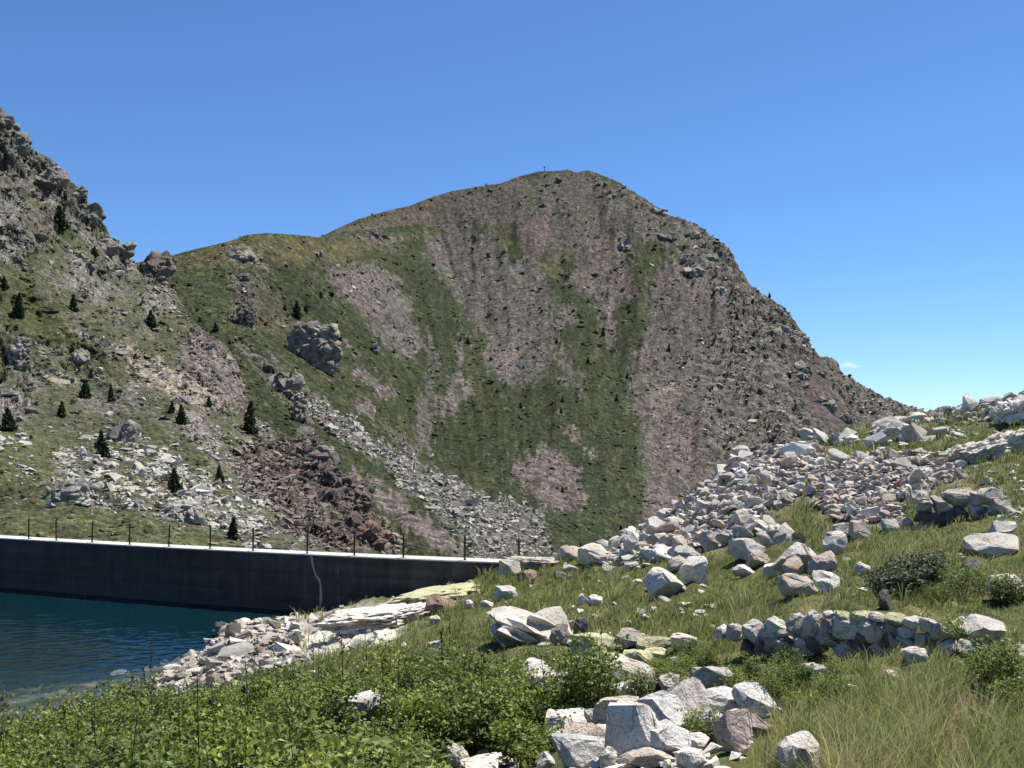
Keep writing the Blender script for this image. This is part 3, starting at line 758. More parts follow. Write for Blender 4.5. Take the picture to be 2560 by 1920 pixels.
sx = N(nt, 'ShaderNodeSeparateXYZ'); nt.links.new(v, sx.inputs[0])
jm = N(nt, 'ShaderNodeMath', operation='PINGPONG'); jm.inputs[1].default_value = 0.42; nt.links.new(sx.outputs['Z'], jm.inputs[0])
c = mixc(nt, ramp(nt, jm.outputs[0], [(0.0, 0.55), (0.04, 0.0)]), c, (0.012, 0.011, 0.010))
tide = ramp(nt, sx.outputs['Z'], [(0.0, 0.0), (0.02, 0.7), (0.30, 0.35), (0.55, 0.0)])
c = mixc(nt, tide, c, (0.055, 0.050, 0.044))
spk = noise(nt, v, 3.4, 2, 0.5)
c = mixc(nt, ramp(nt, spk, [(0.73, 0.0), (0.78, 0.5)]), c, (0.22, 0.21, 0.19))
nt.links.new(c, b.inputs['Base Color']); b.inputs['Roughness'].default_value = 0.9
bump(nt, b, s2, 0.4, 0.05)
M_DAMFACE = m
m, nt, b, out = new_mat('crest_concrete')
v = coords(nt)
s1 = noise(nt, v, 1.5, 6, 0.7)
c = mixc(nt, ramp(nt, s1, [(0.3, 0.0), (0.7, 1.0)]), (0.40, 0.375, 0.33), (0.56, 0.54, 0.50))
nt.links.new(c, b.inputs['Base Color']); b.inputs['Roughness'].default_value = 0.85
M_CREST = m
m, nt, b, out = new_mat('grey_sealant')
v = coords(nt); s1 = noise(nt, v, 6, 4, 0.6)
nt.links.new(mixc(nt, s1, (0.16, 0.16, 0.155), (0.34, 0.34, 0.33)), b.inputs['Base Color']); b.inputs['Roughness'].default_value = 0.7
M_SEAL = m
m, nt, b, out = new_mat('rusty_steel')
v = coords(nt); s1 = noise(nt, v, 18, 4, 0.6)
nt.links.new(mixc(nt, s1, (0.012, 0.011, 0.011), (0.05, 0.032, 0.024)), b.inputs['Base Color'])
b.inputs['Roughness'].default_value = 0.6; b.inputs['Metallic'].default_value = 0.4
M_POST = m

dam = empty('dam', (-12, 46.2, 0))
inv = Matrix.Translation((-12, 46.2, 0)).inverted()
def under_dam(o):
    o.parent = dam; o.matrix_parent_inverse = inv
    return o
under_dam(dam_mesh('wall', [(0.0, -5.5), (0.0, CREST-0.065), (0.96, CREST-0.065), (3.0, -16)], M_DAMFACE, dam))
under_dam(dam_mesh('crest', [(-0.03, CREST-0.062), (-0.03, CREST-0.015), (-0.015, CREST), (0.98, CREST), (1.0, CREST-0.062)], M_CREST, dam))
# sealed crack running down the face
ck = [(311.5, 556.0), (312.2, 562), (313.6, 569), (316.0, 575.5), (319.0, 579.5), (320.4, 584), (320.9, 591), (320.8, 599), (320.4, 606), (321.0, 613)]
ckv = []; ckf = []
for i, (px, py) in enumerate(ck):
    k = np.argmin(np.abs(dx/dy*F+CX-px)); d = np.interp(px, dx/dy*F+CX, dy); xx = (px-CX)/F*d
    zz = EYE-(py-HY)/F*d; wdt = 0.055+0.02*math.sin(i*2.1)
    tx, ty = tan[k]; nx, ny = -nrm[k]
    for s in (-1, 1):
        ckv.append((xx+tx*wdt*s+nx*0.004, d+ty*wdt*s+ny*0.004, zz))
    for s in (-1, 1):
        ckv.append((xx+tx*wdt*.6*s+nx*0.022, d+ty*wdt*.6*s+ny*0.022, zz))
    if i:
        a0, a1 = 4*(i-1), 4*i
        ckf += [(a0, a1, a1+2, a0+2), (a0+2, a1+2, a1+3, a0+3), (a0+3, a1+3, a1+1, a0+1)]
o = mesh_np('crack_seal', ckv, ckf, M_SEAL, smooth=True); under_dam(o)
o['label'] = 'pale grey sealed crack running down the dark face'
tag(dam, 'dark stained concrete dam wall with a pale flat crest', 'dam')

post_px = [26.9, 59.3, 94, 131, 170.4, 213, 257.4, 306.5, 355.5, 408.3, 464.3, 519.4]
ordn = ['first', 'second', 'third', 'fourth', 'fifth', 'sixth', 'seventh', 'eighth', 'ninth', 'tenth', 'eleventh', 'last']
bm = bmesh.new()
def bm_box(bm, x0, x1, y0, y1, z0, z1):
    vs = [bm.verts.new(p) for p in ((x0, y0, z0), (x1, y0, z0), (x1, y1, z0), (x0, y1, z0), (x0, y0, z1), (x1, y0, z1), (x1, y1, z1), (x0, y1, z1))]
    for f in ((0, 3, 2, 1), (4, 5, 6, 7), (0, 1, 5, 4), (1, 2, 6, 5), (2, 3, 7, 6), (3, 0, 4, 7)):
        bm.faces.new([vs[i] for i in f])
# an angle-iron post: two flanges, a base plate and a small drilled lug near the top
bm_box(bm, -0.042, 0.042, -0.042, -0.028, 0.012, 1.02)
bm_box(bm, -0.042, -0.028, -0.028, 0.042, 0.012, 1.02)
bm_box(bm, -0.07, 0.07, -0.07, 0.07, -0.02, 0.012)
bm_box(bm, -0.028, 0.02, -0.028, 0.01, 0.9, 0.93)
post_me = bpy.data.meshes.new('fence_post'); bm.to_mesh(post_me); bm.free(); post_me.materials.append(M_POST)
for i, px in enumerate(post_px):
    if i < 11:
        k = int(np.argmin(np.abs((dx+nrm[:, 0]*0.2)/(dy+nrm[:, 1]*0.2)*F+CX-px)))
        loc = (dx[k]+nrm[k, 0]*0.2, dy[k]+nrm[k, 1]*0.2, CREST+0.005)
        lab = f'thin dark steel post on the dam crest, {ordn[i]} from the left edge'
    else:
        loc = ((px-CX)/F*43, 43, float(ground_at(px, 43))-0.02)
        lab = 'thin dark steel post beyond the right end of the dam'
    p = bpy.data.objects.new('fence_post', post_me); COL.objects.link(p)
    p.location = loc; p.rotation_euler = (RNG.normal()*0.015, RNG.normal()*0.015, math.atan2(tan[80, 1], tan[80, 0]))
    tag(p, lab, 'post', 'posts along the dam crest')

# ------------------------------------------------------------------ loose stones too many to count
def hull_arrays(pts):
    bm = bmesh.new()
    for p in pts: bm.verts.new(p)
    r = bmesh.ops.convex_hull(bm, input=bm.verts[:])
    junk = list({e for e in r['geom_interior']+r['geom_unused'] if isinstance(e, bmesh.types.BMVert)})
    bmesh.ops.delete(bm, geom=junk, context='VERTS')
    bmesh.ops.triangulate(bm, faces=bm.faces[:])
    bmesh.ops.recalc_face_normals(bm, faces=bm.faces[:])
    bm.verts.index_update()
    v = np.array([x.co[:] for x in bm.verts]); f = np.array([[q.index for q in x.verts] for x in bm.faces])
    bm.free()
    return v, f

def rock_points(rng, n, p=3.0):
    if p > 3.0:          # split granite: random cleavage planes, the first two aimed to show sunlit facets
        d = rng.normal(size=(n*8, 3)); d /= (np.abs(d)**6).sum(1, keepdims=True)**(1/6)
        for k in range(int(rng.integers(6, 10))):
            nv = rng.normal(size=3); nv[2] = nv[2]*0.8
            lim = rng.uniform(.52, .88)
            if k == 0: nv = np.array([.45, -.55, .85])+rng.normal(size=3)*.28; lim = rng.uniform(.42, .68)
            if k == 1: nv = np.array([-.15, -.1, 1.0])+rng.normal(size=3)*.25; lim = rng.uniform(.6, .85)
            nv /= np.linalg.norm(nv)
            d = d-np.clip(d@nv-lim, 0, None)[:, None]*nv
        d -= (d.max(0)+d.min(0))/2
        return d/np.abs(d).max(0)
    d = rng.normal(size=(n, 3))
    d /= (np.abs(d)**p).sum(1, keepdims=True)**(1/p)
    return d*rng.uniform(0.8, 1.0, size=(n, 1))

_pr = np.random.default_rng(5)
STONES = [hull_arrays(rock_points(_pr, int(k), 2.6)) for k in (8, 9, 9, 10, 10, 11, 9, 8, 10, 11)]
BLOBS = [hull_arrays(rock_points(_pr, 9, 2.0)) for k in range(6)]

def rand_rot(n, rng, tilt=math.pi):
    """n random rotation matrices: any yaw, limited tilt."""
    yaw = rng.uniform(0, 2*math.pi, n); a = rng.uniform(0, 2*math.pi, n); t = rng.uniform(-tilt, tilt, n)
    cy, sy = np.cos(yaw), np.sin(yaw)
    Rz = np.zeros((n, 3, 3)); Rz[:, 0, 0] = cy; Rz[:, 0, 1] = -sy; Rz[:, 1, 0] = sy; Rz[:, 1, 1] = cy; Rz[:, 2, 2] = 1
    ux, uy = np.cos(a), np.sin(a); c, s = np.cos(t), np.sin(t)
    Rt = np.zeros((n, 3, 3))
    Rt[:, 0, 0] = c+ux*ux*(1-c); Rt[:, 0, 1] = ux*uy*(1-c); Rt[:, 0, 2] = uy*s
    Rt[:, 1, 0] = ux*uy*(1-c); Rt[:, 1, 1] = c+uy*uy*(1-c); Rt[:, 1, 2] = -ux*s
    Rt[:, 2, 0] = -uy*s; Rt[:, 2, 1] = ux*s; Rt[:, 2, 2] = c
    return Rt @ Rz

def scatter(name, pos, scl, cols, mat, protos=STONES, tilt=0.6, seed=1, smooth=False):
    rng = np.random.default_rng(seed)
    pos = np.asarray(pos, float); n = len(pos)
    scl = np.asarray(scl, float)
    if scl.ndim == 1: scl = scl[:, None]*np.ones(3)
    which = rng.integers(0, len(protos), n)
    R = rand_rot(n, rng, tilt)
    V, Fc, Cc = [], [], []; off = 0
    for k, (pv, pf) in enumerate(protos):
        i = np.where(which == k)[0]
        if not len(i): continue
        v = pv[None]*scl[i][:, None, :]
        v = np.einsum('nij,nkj->nki', R[i], v)+pos[i][:, None, :]
        m = len(pv)
        V.append(v.reshape(-1, 3)); Fc.append((pf[None]+(np.arange(len(i))*m)[:, None, None]).reshape(-1, 3)+off)
        Cc.append(np.repeat(np.asarray(cols)[i], m, 0)); off += len(i)*m
    o = mesh_np(name, np.concatenate(V), np.concatenate(Fc), mat, np.concatenate(Cc), smooth)
    return tag(o, kind='stuff')

def pick(w, n, rng):
    w = np.clip(w, 0, None).ravel(); c = np.cumsum(w)
    return np.searchsorted(c, rng.uniform(0, c[-1], n))

rng = np.random.default_rng(21)
# scree and boulders on the left hillside
wt = np.clip(1.05-green_l*1.0, 0.04, 1)**1.5*(PYl < 575)*(PXl > -60)
pale = sstep(400, 470, PYl)*sstep(330, 250, PXl)
cl = sstep(0.0, 0.45, fbm(Ul/16, PYl/30, 77, 4)+0.15)
wt = wt*(0.3+1.1*cl)*(1+0.7*pale)
i = pick(wt, 14000, rng)
P = Vl.reshape(-1, 3)[i]+rng.normal(size=(len(i), 3))*0.25
D = Dl.ravel()[i]
sz = np.exp(rng.normal(size=len(i))*0.62)*0.0022*D*0.5*(1+0.35*pale.ravel()[i])
sz = np.minimum(sz, 0.0075*D)
sc = np.stack([sz*rng.uniform(.9, 1.7, len(i)), sz*rng.uniform(.8, 1.2, len(i)), sz*rng.uniform(.45, .9, len(i))], 1)
base = np.where(rng.uniform(size=(len(i), 1)) < 0.2, [[.24, .20, .165]], [[.27, .255, .22]])
cc = base*(0.45+1.0*rng.uniform(size=(len(i), 1)))*(1+0.75*pale.ravel()[i][:, None])*np.where(PYl.ravel()[i][:, None] < 250, 0.55, 0.88)
red = zone(PXl, PYl, zones_l[11][0], 4, 0).ravel()[i][:, None]
cc = cc*(1-red*0.75)+np.array([.15, .118, .095])*(0.6+rng.uniform(size=(len(i), 1)))*red*0.75
scatter('scree', P, sc, np.clip(cc, 0.02, .5), M_SCREE, tilt=0.7, seed=3)
# pale granite blocks strewn over the bench behind the dam
bench = zone(PXl, PYl, [(50, 452), (95, 432), (140, 440), (170, 455), (205, 470), (230, 500), (262, 528), (250, 545), (215, 530), (170, 508), (120, 505), (70, 480)], 5, warp_l)
bench = np.maximum(bench, zone(PXl, PYl, [(-60, 428), (22, 430), (30, 440), (18, 452), (-60, 455)], 4, warp_l))
bench = np.maximum(bench, zone(PXl, PYl, [(8, 462), (30, 458), (36, 475), (20, 484)], 3, warp_l))
bench = bench*(0.03+sstep(.0, .3, fbm(PXl/11, PYl/7, 201, 4)))
i = pick(bench, 2100, rng); D = Dl.ravel()[i]
P = Vl.reshape(-1, 3)[i]+rng.normal(size=(len(i), 3))*0.12
sz = np.minimum(np.exp(rng.normal(size=len(i))*0.65)*0.0019*D, 0.0085*D)
sc = np.stack([sz*rng.uniform(.9, 1.9, len(i)), sz*rng.uniform(.8, 1.2, len(i)), sz*rng.uniform(.4, .8, len(i))], 1)
scatter('pale_scree', P, sc, np.array([.44, .415, .35])*rng.uniform(.65, 1.12, size=(len(i), 1)), M_SCREE, tilt=0.5, seed=33)

# scree on the big mountain
wt = (bare*0.6+crag_m*1.6)*(PYm < 570)+0.02
wt = wt*sstep(-0.1, 0.5, fbm(Um/14, PYm/30, 79, 4)+0.2)*(PXm > 150)
bf = zone(PXm, PYm, zones_m[-1][0], 4, warp_m)
wt = wt*(1-bf)
i = pick(wt, 13000, rng); D = Dm.ravel()[i]
P = Vm.reshape(-1, 3)[i]+rng.normal(size=(len(i), 3))*0.5
sz = np.exp(rng.normal(size=len(i))*0.5)*0.00105*D
sc = np.stack([sz*rng.uniform(.9, 1.7, len(i)), sz, sz*rng.uniform(.45, .9, len(i))], 1)
cc = np.array([.165, .14, .115])*(0.5+0.9*rng.uniform(size=(len(i), 1))**1.5)
brt = rng.uniform(size=len(i)) < 0.10
cc[brt] = np.array([.42, .38, .33])
pale_m = zone(PXm, PYm, B_([(900, 1200), (1150, 1150), (1330, 1000), (1500, 980), (1680, 1150), (1760, 1400), (1700, 1700), (1200, 1700), (1150, 1400), (930, 1400)]), 5, warp_m).ravel()[i]
br2 = (rng.uniform(size=len(i)) < 0.45) & (pale_m > .4); cc[br2] = np.array([.30, .26, .215])*rng.uniform(.7, 1.3, size=(br2.sum(), 1))
keep_ = zone(PXm, PYm, zones_m[11][0], 2, 0).ravel()[i] < .5
P, sc, cc = P[keep_], sc[keep_], cc[keep_]
rightrock = (PXm.ravel()[i] > 640)[keep_][:, None]
cc = np.where(rightrock, cc*1.15, cc)
scatter('mountain_scree', P, sc, cc, M_FARSCREE, tilt=0.7, seed=4)

# the pale boulder run in the valley
i = pick(bf*(PXm < 580)*(PYm < 585)*(0.35+sstep(-.2, .4, fbm(PXm/12, PYm/8, 81, 3))), 3600, rng); D = Dm.ravel()[i]
P = Vm.reshape(-1, 3)[i]+rng.normal(size=(len(i), 3))*0.4
sz = np.minimum(np.exp(rng.normal(size=len(i))*0.55)*0.0016*D, 0.0062*D)
sc = np.stack([sz*rng.uniform(.9, 1.6, len(i)), sz, sz*rng.uniform(.5, .95, len(i))], 1)
cc = np.array([.33, .31, .265])*(0.55+0.7*rng.uniform(size=(len(i), 1)))
scatter('boulder_run', P, sc, cc, M_FARSCREE, tilt=0.7, seed=5)

# low juniper and heather cushions
wt = (1-bare*0.55)*(1-crag_m*0.8)*(1-bf)*sstep(0.15, 0.5, fbm(PXm/13, PYm/13, 83, 4)+0.2)*sstep(215, 330, PYm)*(PYm < 575)*(PXm > 150)
i = pick(wt, 10000, rng); D = Dm.ravel()[i]
P = Vm.reshape(-1, 3)[i]
sz = np.exp(rng.normal(size=len(i))*0.5)*0.0011*D
sc = np.stack([sz*rng.uniform(.9, 1.5, len(i)), sz*rng.uniform(.9, 1.4, len(i)), sz*rng.uniform(.5, .9, len(i))], 1)
cc = np.array([.042, .054, .024])*(0.7+0.9*rng.uniform(size=(len(i), 1)))
scatter('juniper_scrub', P, sc, cc, M_SCRUB, BLOBS, 0.35, 6, True)
wt = (0.55+green_l)*(PYl < 575)*(PXl > -60)*sstep(0.0, 0.5, fbm(PXl/16, PYl/16, 85, 4)+0.1)
i = pick(wt, 6500, rng); D = Dl.ravel()[i]
P = Vl.reshape(-1, 3)[i]
sz = np.exp(rng.normal(size=len(i))*0.5)*0.0014*D
sc = np.stack([sz*rng.uniform(.9, 1.6, len(i)), sz*rng.uniform(.9, 1.4, len(i)), sz*rng.uniform(.35, .6, len(i))], 1)
cc = np.array([.042, .050, .020])*(0.7+0.9*rng.uniform(size=(len(i), 1)))
scatter('heather_scrub', P, sc, cc, M_SCRUB, BLOBS, 0.35, 7, True)

# ------------------------------------------------------------------ boulders one can tell apart
def boulder_mesh(name, seed, w, dpt, h, mat, pts=15, p=3.2, cuts=1, rough=0.06):
    r = np.random.default_rng(seed)
    v, f = hull_arrays(rock_points(r, pts, p))
    bm = bmesh.new()
    vs = [bm.verts.new((q[0]*w/2, q[1]*dpt/2, q[2]*h/2)) for q in v]
    for t_ in f: bm.faces.new([vs[k] for k in t_])
    bmesh.ops.dissolve_limit(bm, angle_limit=math.radians(14), verts=bm.verts[:], edges=bm.edges[:])
    bmesh.ops.bevel(bm, geom=bm.edges[:], offset=min(w, dpt, h)*0.055, segments=1, affect='EDGES', clamp_overlap=True)
    bmesh.ops.triangulate(bm, faces=bm.faces[:])
    if cuts: bmesh.ops.subdivide_edges(bm, edges=bm.edges[:], cuts=cuts, use_grid_fill=True)
    bmesh.ops.triangulate(bm, faces=bm.faces[:])
    me = bpy.data.meshes.new(name); bm.to_mesh(me); bm.free()
    n = len(me.vertices); co = np.zeros(n*3, np.float32); me.vertices.foreach_get('co', co); co = co.reshape(-1, 3)
    s = min(w, dpt, h)
    k = 2.6/s
    dd = np.stack([fbm(co[:, 0]*k+seed, co[:, 1]*k, co[:, 2]*k, 3), fbm(co[:, 0]*k, co[:, 1]*k+seed*1.7, co[:, 2]*k, 3), fbm(co[:, 0]*k, co[:, 1]*k, co[:, 2]*k+seed, 3)], 1)
    co = co+dd*rough*s*1.6
    me.vertices.foreach_set('co', co.ravel().astype(np.float32))
    me.polygons.foreach_set('use_smooth', np.ones(len(me.polygons), bool))
    me.set_sharp_from_angle(angle=math.radians(24))
    me.materials.append(mat); me.update()
    return me

CLR = {'W': (.64, .60, .535), 'G': (.44, .405, .35), 'T': (.48, .41, .34), 'P': (.46, .37, .315), 'B': (.51, .49, .455), 'L': (.47, .45, .27),
       'D': (.15, .135, .12), 'R': (.27, .19, .145), 'M': (.53, .49, .425)}
_bseed = [100]
def boulder(px, py, wpx, hpx, clr, label, group=None, dep=0.85, tilt=(0, 0), yaw=None, p=3.2, pts=15, name='boulder', lift=0.0, mat=None, sink=0.16, cat='boulder'):
    _bseed[0] += 1
    sd = _bseed[0]; r = np.random.default_rng(sd)
    x, y, z = ground_hit(px, py)
    w = wpx*y/F; h = hpx*y/F
    dpt = max(w, h)*dep*0.8
    hh = h*(1+sink)
    me = boulder_mesh(name, sd, w*1.06, dpt, hh*1.04, mat or (M_LICHEN if clr == 'L' else M_ROCK), pts, p)
    o = bpy.data.objects.new(name, me); COL.objects.link(o)
    o.location = (x*(1+dpt*0.3/y), y+dpt*0.3, z+hh*0.5-h*sink+lift)
    o.rotation_euler = (tilt[0], tilt[1], r.uniform(-.35, .35) if yaw is None else yaw)
    c = np.array(CLR[clr])*r.uniform(.92, 1.08)
    o.color = (*c, 1)
    return tag(o, label, cat, group)

def r3(x, y, w, h): return (400+x*.1266, 560+y*.1266, w*.1266, h*.1266)
def r4(x, y, w, h): return (520+x*.1266, 440+y*.1266, w*.1266, h*.1266)
def r5(x, y, w, h): return (520+x*.11935, 640+y*.11935, w*.11935, h*.11935)
def r6(x, y, w, h): return (744+x*.1266, 520+y*.1266, w*.1266, h*.1266)
def r2(x, y, w, h): return (160+x*.1266, 540+y*.1266, w*.1266, h*.1266)

# boulders along the foot of the rubble heap
HERO = [
 (r4(400, 975, 190, 120), 'T', 'leftmost tan boulder on the brow right of the dam'),
 (r4(570, 1005, 240, 160), 'M', 'long pale boulder lying on the brow above short grass'),
 (r4(765, 860, 130, 90), 'W', 'white pointed rock at the left tip of the rubble heap'),
 (r4(880, 895, 140, 185), 'W', 'upright white block with a dark left side at the heap tip'),
 (r4(1000, 835, 95, 75), 'T', 'small tan block wedged behind the upright white block'),
 (r4(1075, 790, 145, 165), 'W', 'tall white boulder standing on the heap skyline'),
 (r4(1160, 650, 140, 90), 'M', 'flat grey rock on the heap skyline above the tall white boulder'),
 (r4(1245, 700, 130, 75), 'G', 'smooth grey rock in shade behind the long tilted slab'),
 (r4(1190, 835, 170, 70), 'T', 'long tilted slab leaning across the lower heap'),
 (r4(1270, 900, 145, 130), 'T', 'rounded tan white boulder at the foot of the heap'),
 (r4(1070, 960, 260, 95), 'M', 'low long slab edging the foot of the heap'),
 (r4(1490, 880, 155, 145), 'P', 'block with white top and pink brown front in the heap'),
 (r4(1640, 815, 180, 80), 'P', 'flat pinkish slab beside a bright green tuft'),
 (r4(1320, 950, 200, 110), 'G', 'grey wedge boulder above the big bright boulder'),
 (r4(1265, 1035, 185, 105), 'G', 'rounded grey boulder left of the big bright boulder'),
 (r4(1370, 1125, 210, 190), 'W', 'big bright boulder overhanging a black hollow'),
 (r4(1145, 1255, 320, 215), 'W', 'large boulder with a grey left face and white right face in grass'),
 (r4(1810, 975, 280, 170), 'B', 'large grey block with a white top below the slab'),
 (r4(1885, 1015, 240, 115), 'T', 'flattened tan boulder in front of the large grey block'),
 (r4(1775, 1090, 180, 85), 'W', 'thin white slab lying in grass left of another white slab'),
 (r4(2010, 1090, 205, 90), 'W', 'flat white slab lying in grass beside the tilted tan boulder'),
 (r4(1800, 720, 190, 160), 'G', 'smooth grey block half hidden by a grassy tuft'),
 (r4(1800, 580, 90, 120), 'W', 'white pointed block standing up inside the heap'),
 (r4(1455, 625, 140, 150), 'M', 'pale boulder rising in the middle of the heap'),
 (r4(1620, 570, 120, 70), 'T', 'tan oval rock left of the white pointed block'),
 (r6(450, 425, 400, 230), 'G', 'broad dark grey block with a bright top edge'),
 (r6(715, 290, 180, 165), 'W', 'bright white cube shaped boulder on the grass slope'),
 (r6(785, 175, 155, 110), 'G', 'grey boulder just behind the white cube boulder'),
 (r6(915, 165, 155, 140), 'T', 'tan wedge boulder leaning beside the grey one'),
 (r6(400, 465, 200, 170), 'T', 'tilted tan boulder in front of the broad dark block'),
 (r6(630, 455, 235, 150), 'P', 'pink grey slab leaning right of the tilted tan boulder'),
 (r6(645, 565, 205, 160), 'W', 'rough white boulder at the right end of the cluster'),
 (r6(430, 605, 290, 145), 'T', 'low tan boulder with dark hollow beneath it'),
 (r6(930, 435, 125, 95), 'M', 'lone pale rock standing in long grass'),
 (r6(1120, 745, 115, 145), 'D', 'small dark pointed rock just above the lower wall'),
 (r6(1960, 290, 390, 170), 'M', 'long lichen streaked slab tilted in the right hand grass'),
 (r6(2050, 165, 230, 110), 'M', 'pale flat slab above the long tilted slab'),
 (r6(1815, 490, 170, 140), 'D', 'dark rounded rock beside the rhododendron bush'),
 (r6(2085, 665, 260, 165), 'M', 'pale block on the right above the leafy stems'),
 (r6(1890, 985, 330, 210), 'B', 'big dark blue grey boulder in shade right of the lower wall'),
 (r6(1700, 1010, 120, 210), 'W', 'narrow upright white stone beside the dark blue boulder'),
 (r6(1340, 1125, 190, 105), 'W', 'bright white wedge in grass below the lower wall'),
 (r6(560, 1240, 200, 85), 'W', 'white pointed rock poking out of the green leaf patch'),
 (r6(1150, 1270, 130, 85), 'M', 'small pale rock in the long blond grass'),
 (r6(835, 1365, 150, 45), 'M', 'low flat stone sunk in grass right of the leaf patch'),
 (r6(2110, 1340, 330, 130), 'P', 'bright flat slab on the right edge of the picture'),
 (r6(2190, 1480, 170, 160), 'T', 'rounded tan boulder on the right edge below the slab'),
 (r6(2190, 1130, 110, 130), 'M', 'pale rock on the right edge above the flat slab'),
 # slabs and rocks on the grass slope
 (r3(1265, 690, 150, 150), 'P', 'small pink slab beside the large slanting slab'),
 (r3(1430, 610, 120, 150), 'D', 'dark lichened rock right of the small pink slab'),
 (r3(320, 425, 215, 125), 'R', 'brown rounded boulder at the edge of the shore slab'),
 (r3(330, 300, 130, 60), 'M', 'pale rock resting behind the brown boulder'),
 (r3(835, 325, 155, 100), 'M', 'pale rock in mid slope grass below the dam end'),
 (r3(1005, 195, 150, 110), 'R', 'brown grey boulder near the right end of the dam'),
 (r3(280, 535, 85, 60), 'W', 'small white rock in turf above the shrubs'),
 (r3(280, 690, 100, 45), 'W', 'little white stone at the upper edge of the shrubs'),
 (r3(1350, 130, 120, 80), 'M', 'pale rock on the turf below the brow boulders'),
 (r3(1270, 165, 95, 55), 'D', 'small dark rock on the turf below the brow'),
 (r3(1445, 350, 85, 80), 'W', 'white rock in the bare hollow of the slope'),
 (r3(1545, 385, 115, 75), 'W', 'white rock right of the bare hollow'),
 (r3(680, 375, 110, 45), 'M', 'flat little stone on the slope below the brown grey boulder'),
 (r3(540, 400, 70, 60), 'W', 'tiny white rock in turf right of the brown rounded boulder'),
 (r3(1640, 105, 90, 60), 'W', 'white stone on turf left of the grassy hummock'),
 (r3(1830, 90, 110, 50), 'W', 'white stone on turf under the low long slab'),
 (r3(1880, 190, 60, 30), 'W', 'small flat white stone on open turf'),
 # lichened group in the middle
 (r5(655, 175, 440, 175), 'L', 'smooth yellow lichened boulder shaped like a loaf'),
 (r5(925, 105, 230, 170), 'G', 'grey pointed boulder behind the yellow one'),
 (r5(1140, 115, 300, 125), 'L', 'blocky lichened boulder right of the grey pointed one'),
 (r5(1380, 130, 220, 140), 'W', 'knobbly white boulder right of the lichened block'),
 (r5(760, 225, 270, 95), 'L', 'flat lichened stone under the yellow boulder'),
 (r5(985, 215, 250, 110), 'L', 'ribbed yellowish stone in the middle group'),
 (r5(1135, 155, 190, 60), 'L', 'thin lichened stone below the lichened block'),
 (r5(1300, 240, 135, 95), 'W', 'small white rock among stems under the knobbly boulder'),
 (r5(150, 370, 330, 190), 'W', 'long white boulder lying in the shrubs'),
]
HERO2 = [
 (r5(820, 460, 470, 270), 'M', 'pointed pale boulder at the top of the foreground pile'),
 (r5(1330, 470, 260, 130), 'G', 'grey rock just behind the big leaning slab'),
 (r5(1620, 495, 285, 215), 'G', 'shaded triangular boulder with a bright upper edge'),
 (r5(1720, 650, 320, 175), 'W', 'broad white boulder right of the pile'),
 (r5(1960, 645, 270, 230), 'B', 'humped grey white boulder at the grass edge'),
 (r5(930, 520, 280, 120), 'W', 'white rock half covered by leaves in the pile'),
 (r5(840, 725, 350, 200), 'T', 'rounded tan grey boulder over a black gap'),
 (r5(620, 715, 150, 110), 'G', 'small grey rock left of the rounded tan boulder'),
 (r5(1395, 785, 330, 370), 'G', 'big leaning grey slab in the pile'),
 (r5(1190, 825, 330, 310), 'B', 'blue grey prism shaped boulder leaning on the slab'),
 (r5(415, 815, 330, 170), 'W', 'flat topped white boulder at the left of the pile'),
 (r5(830, 800, 150, 190), 'B', 'narrow blue grey block above the huge white boulder'),
 (r5(1620, 905, 180, 240), 'B', 'rough bluish rock under the humped boulder'),
 (r5(1785, 940, 270, 290), 'P', 'pinkish tan boulder at the right of the pile'),
 (r5(1960, 805, 240, 160), 'P', 'fractured pink rock by the long grass'),
 (r5(1440, 940, 240, 130), 'W', 'low white rock in front of the leaning slab'),
 (r5(330, 930, 200, 140), 'M', 'small speckled rock under the flat topped boulder'),
 (r5(570, 985, 390, 210), 'T', 'tan white boulder in front of the flat topped one'),
 (r5(960, 1045, 410, 400), 'W', 'huge bright white boulder in the middle of the pile'),
 (r5(1190, 1015, 400, 225), 'B', 'bluish white boulder right of the huge white one'),
 (r5(480, 1085, 390, 215), 'B', 'blue grey boulder with a shaded front at the bottom'),
 (r5(740, 1085, 130, 150), 'W', 'small white wedge between the two bottom boulders'),
 (r5(1080, 1085, 500, 140), 'T', 'tan white boulder cut by the bottom edge'),
 (r5(1420, 1070, 190, 130), 'W', 'pale rock at the bottom right of the pile'),
 (r5(220, 1080, 130, 120), 'W', 'white rock at the bottom left of the pile'),
 (r3(460, 1630, 150, 140), 'M', 'speckled rock in shrubs at the bottom edge'),
 (r3(680, 1650, 320, 60), 'W', 'low white rock under stems at the bottom edge'),
 (r2(1600, 1430, 330, 180), 'B', 'blue grey boulder alone in the dense shrubs'),
 ((800, 771, 40, 30), 'M', 'rounded lichen spotted boulder in long grass at the bottom'),
]
for (a, c, lab) in HERO:
    boulder(*a, c, lab)
for (a, c, lab) in HERO2:
    a = (a[0], a[1]+1.5, a[2]*1.18, a[3]*1.15)
    boulder(*a, c, lab, pts=13, p=3.6)

# bedrock ribs that break the turf
def bedrock(px, py, wpx, hpx, clr, label, yaw, tilt, dep=1.4, p=4.5):
    return boulder(px, py, wpx, hpx, clr, label, dep=dep, tilt=tilt, yaw=yaw, p=p, pts=18, name='bedrock_outcrop', mat=M_WALLROCK, cat='rock slab')
bedrock(508, 578, 22, 16, 'G', 'blocky rock under the end of the dam crest', 0.1, (0, 0.1), 1.2)

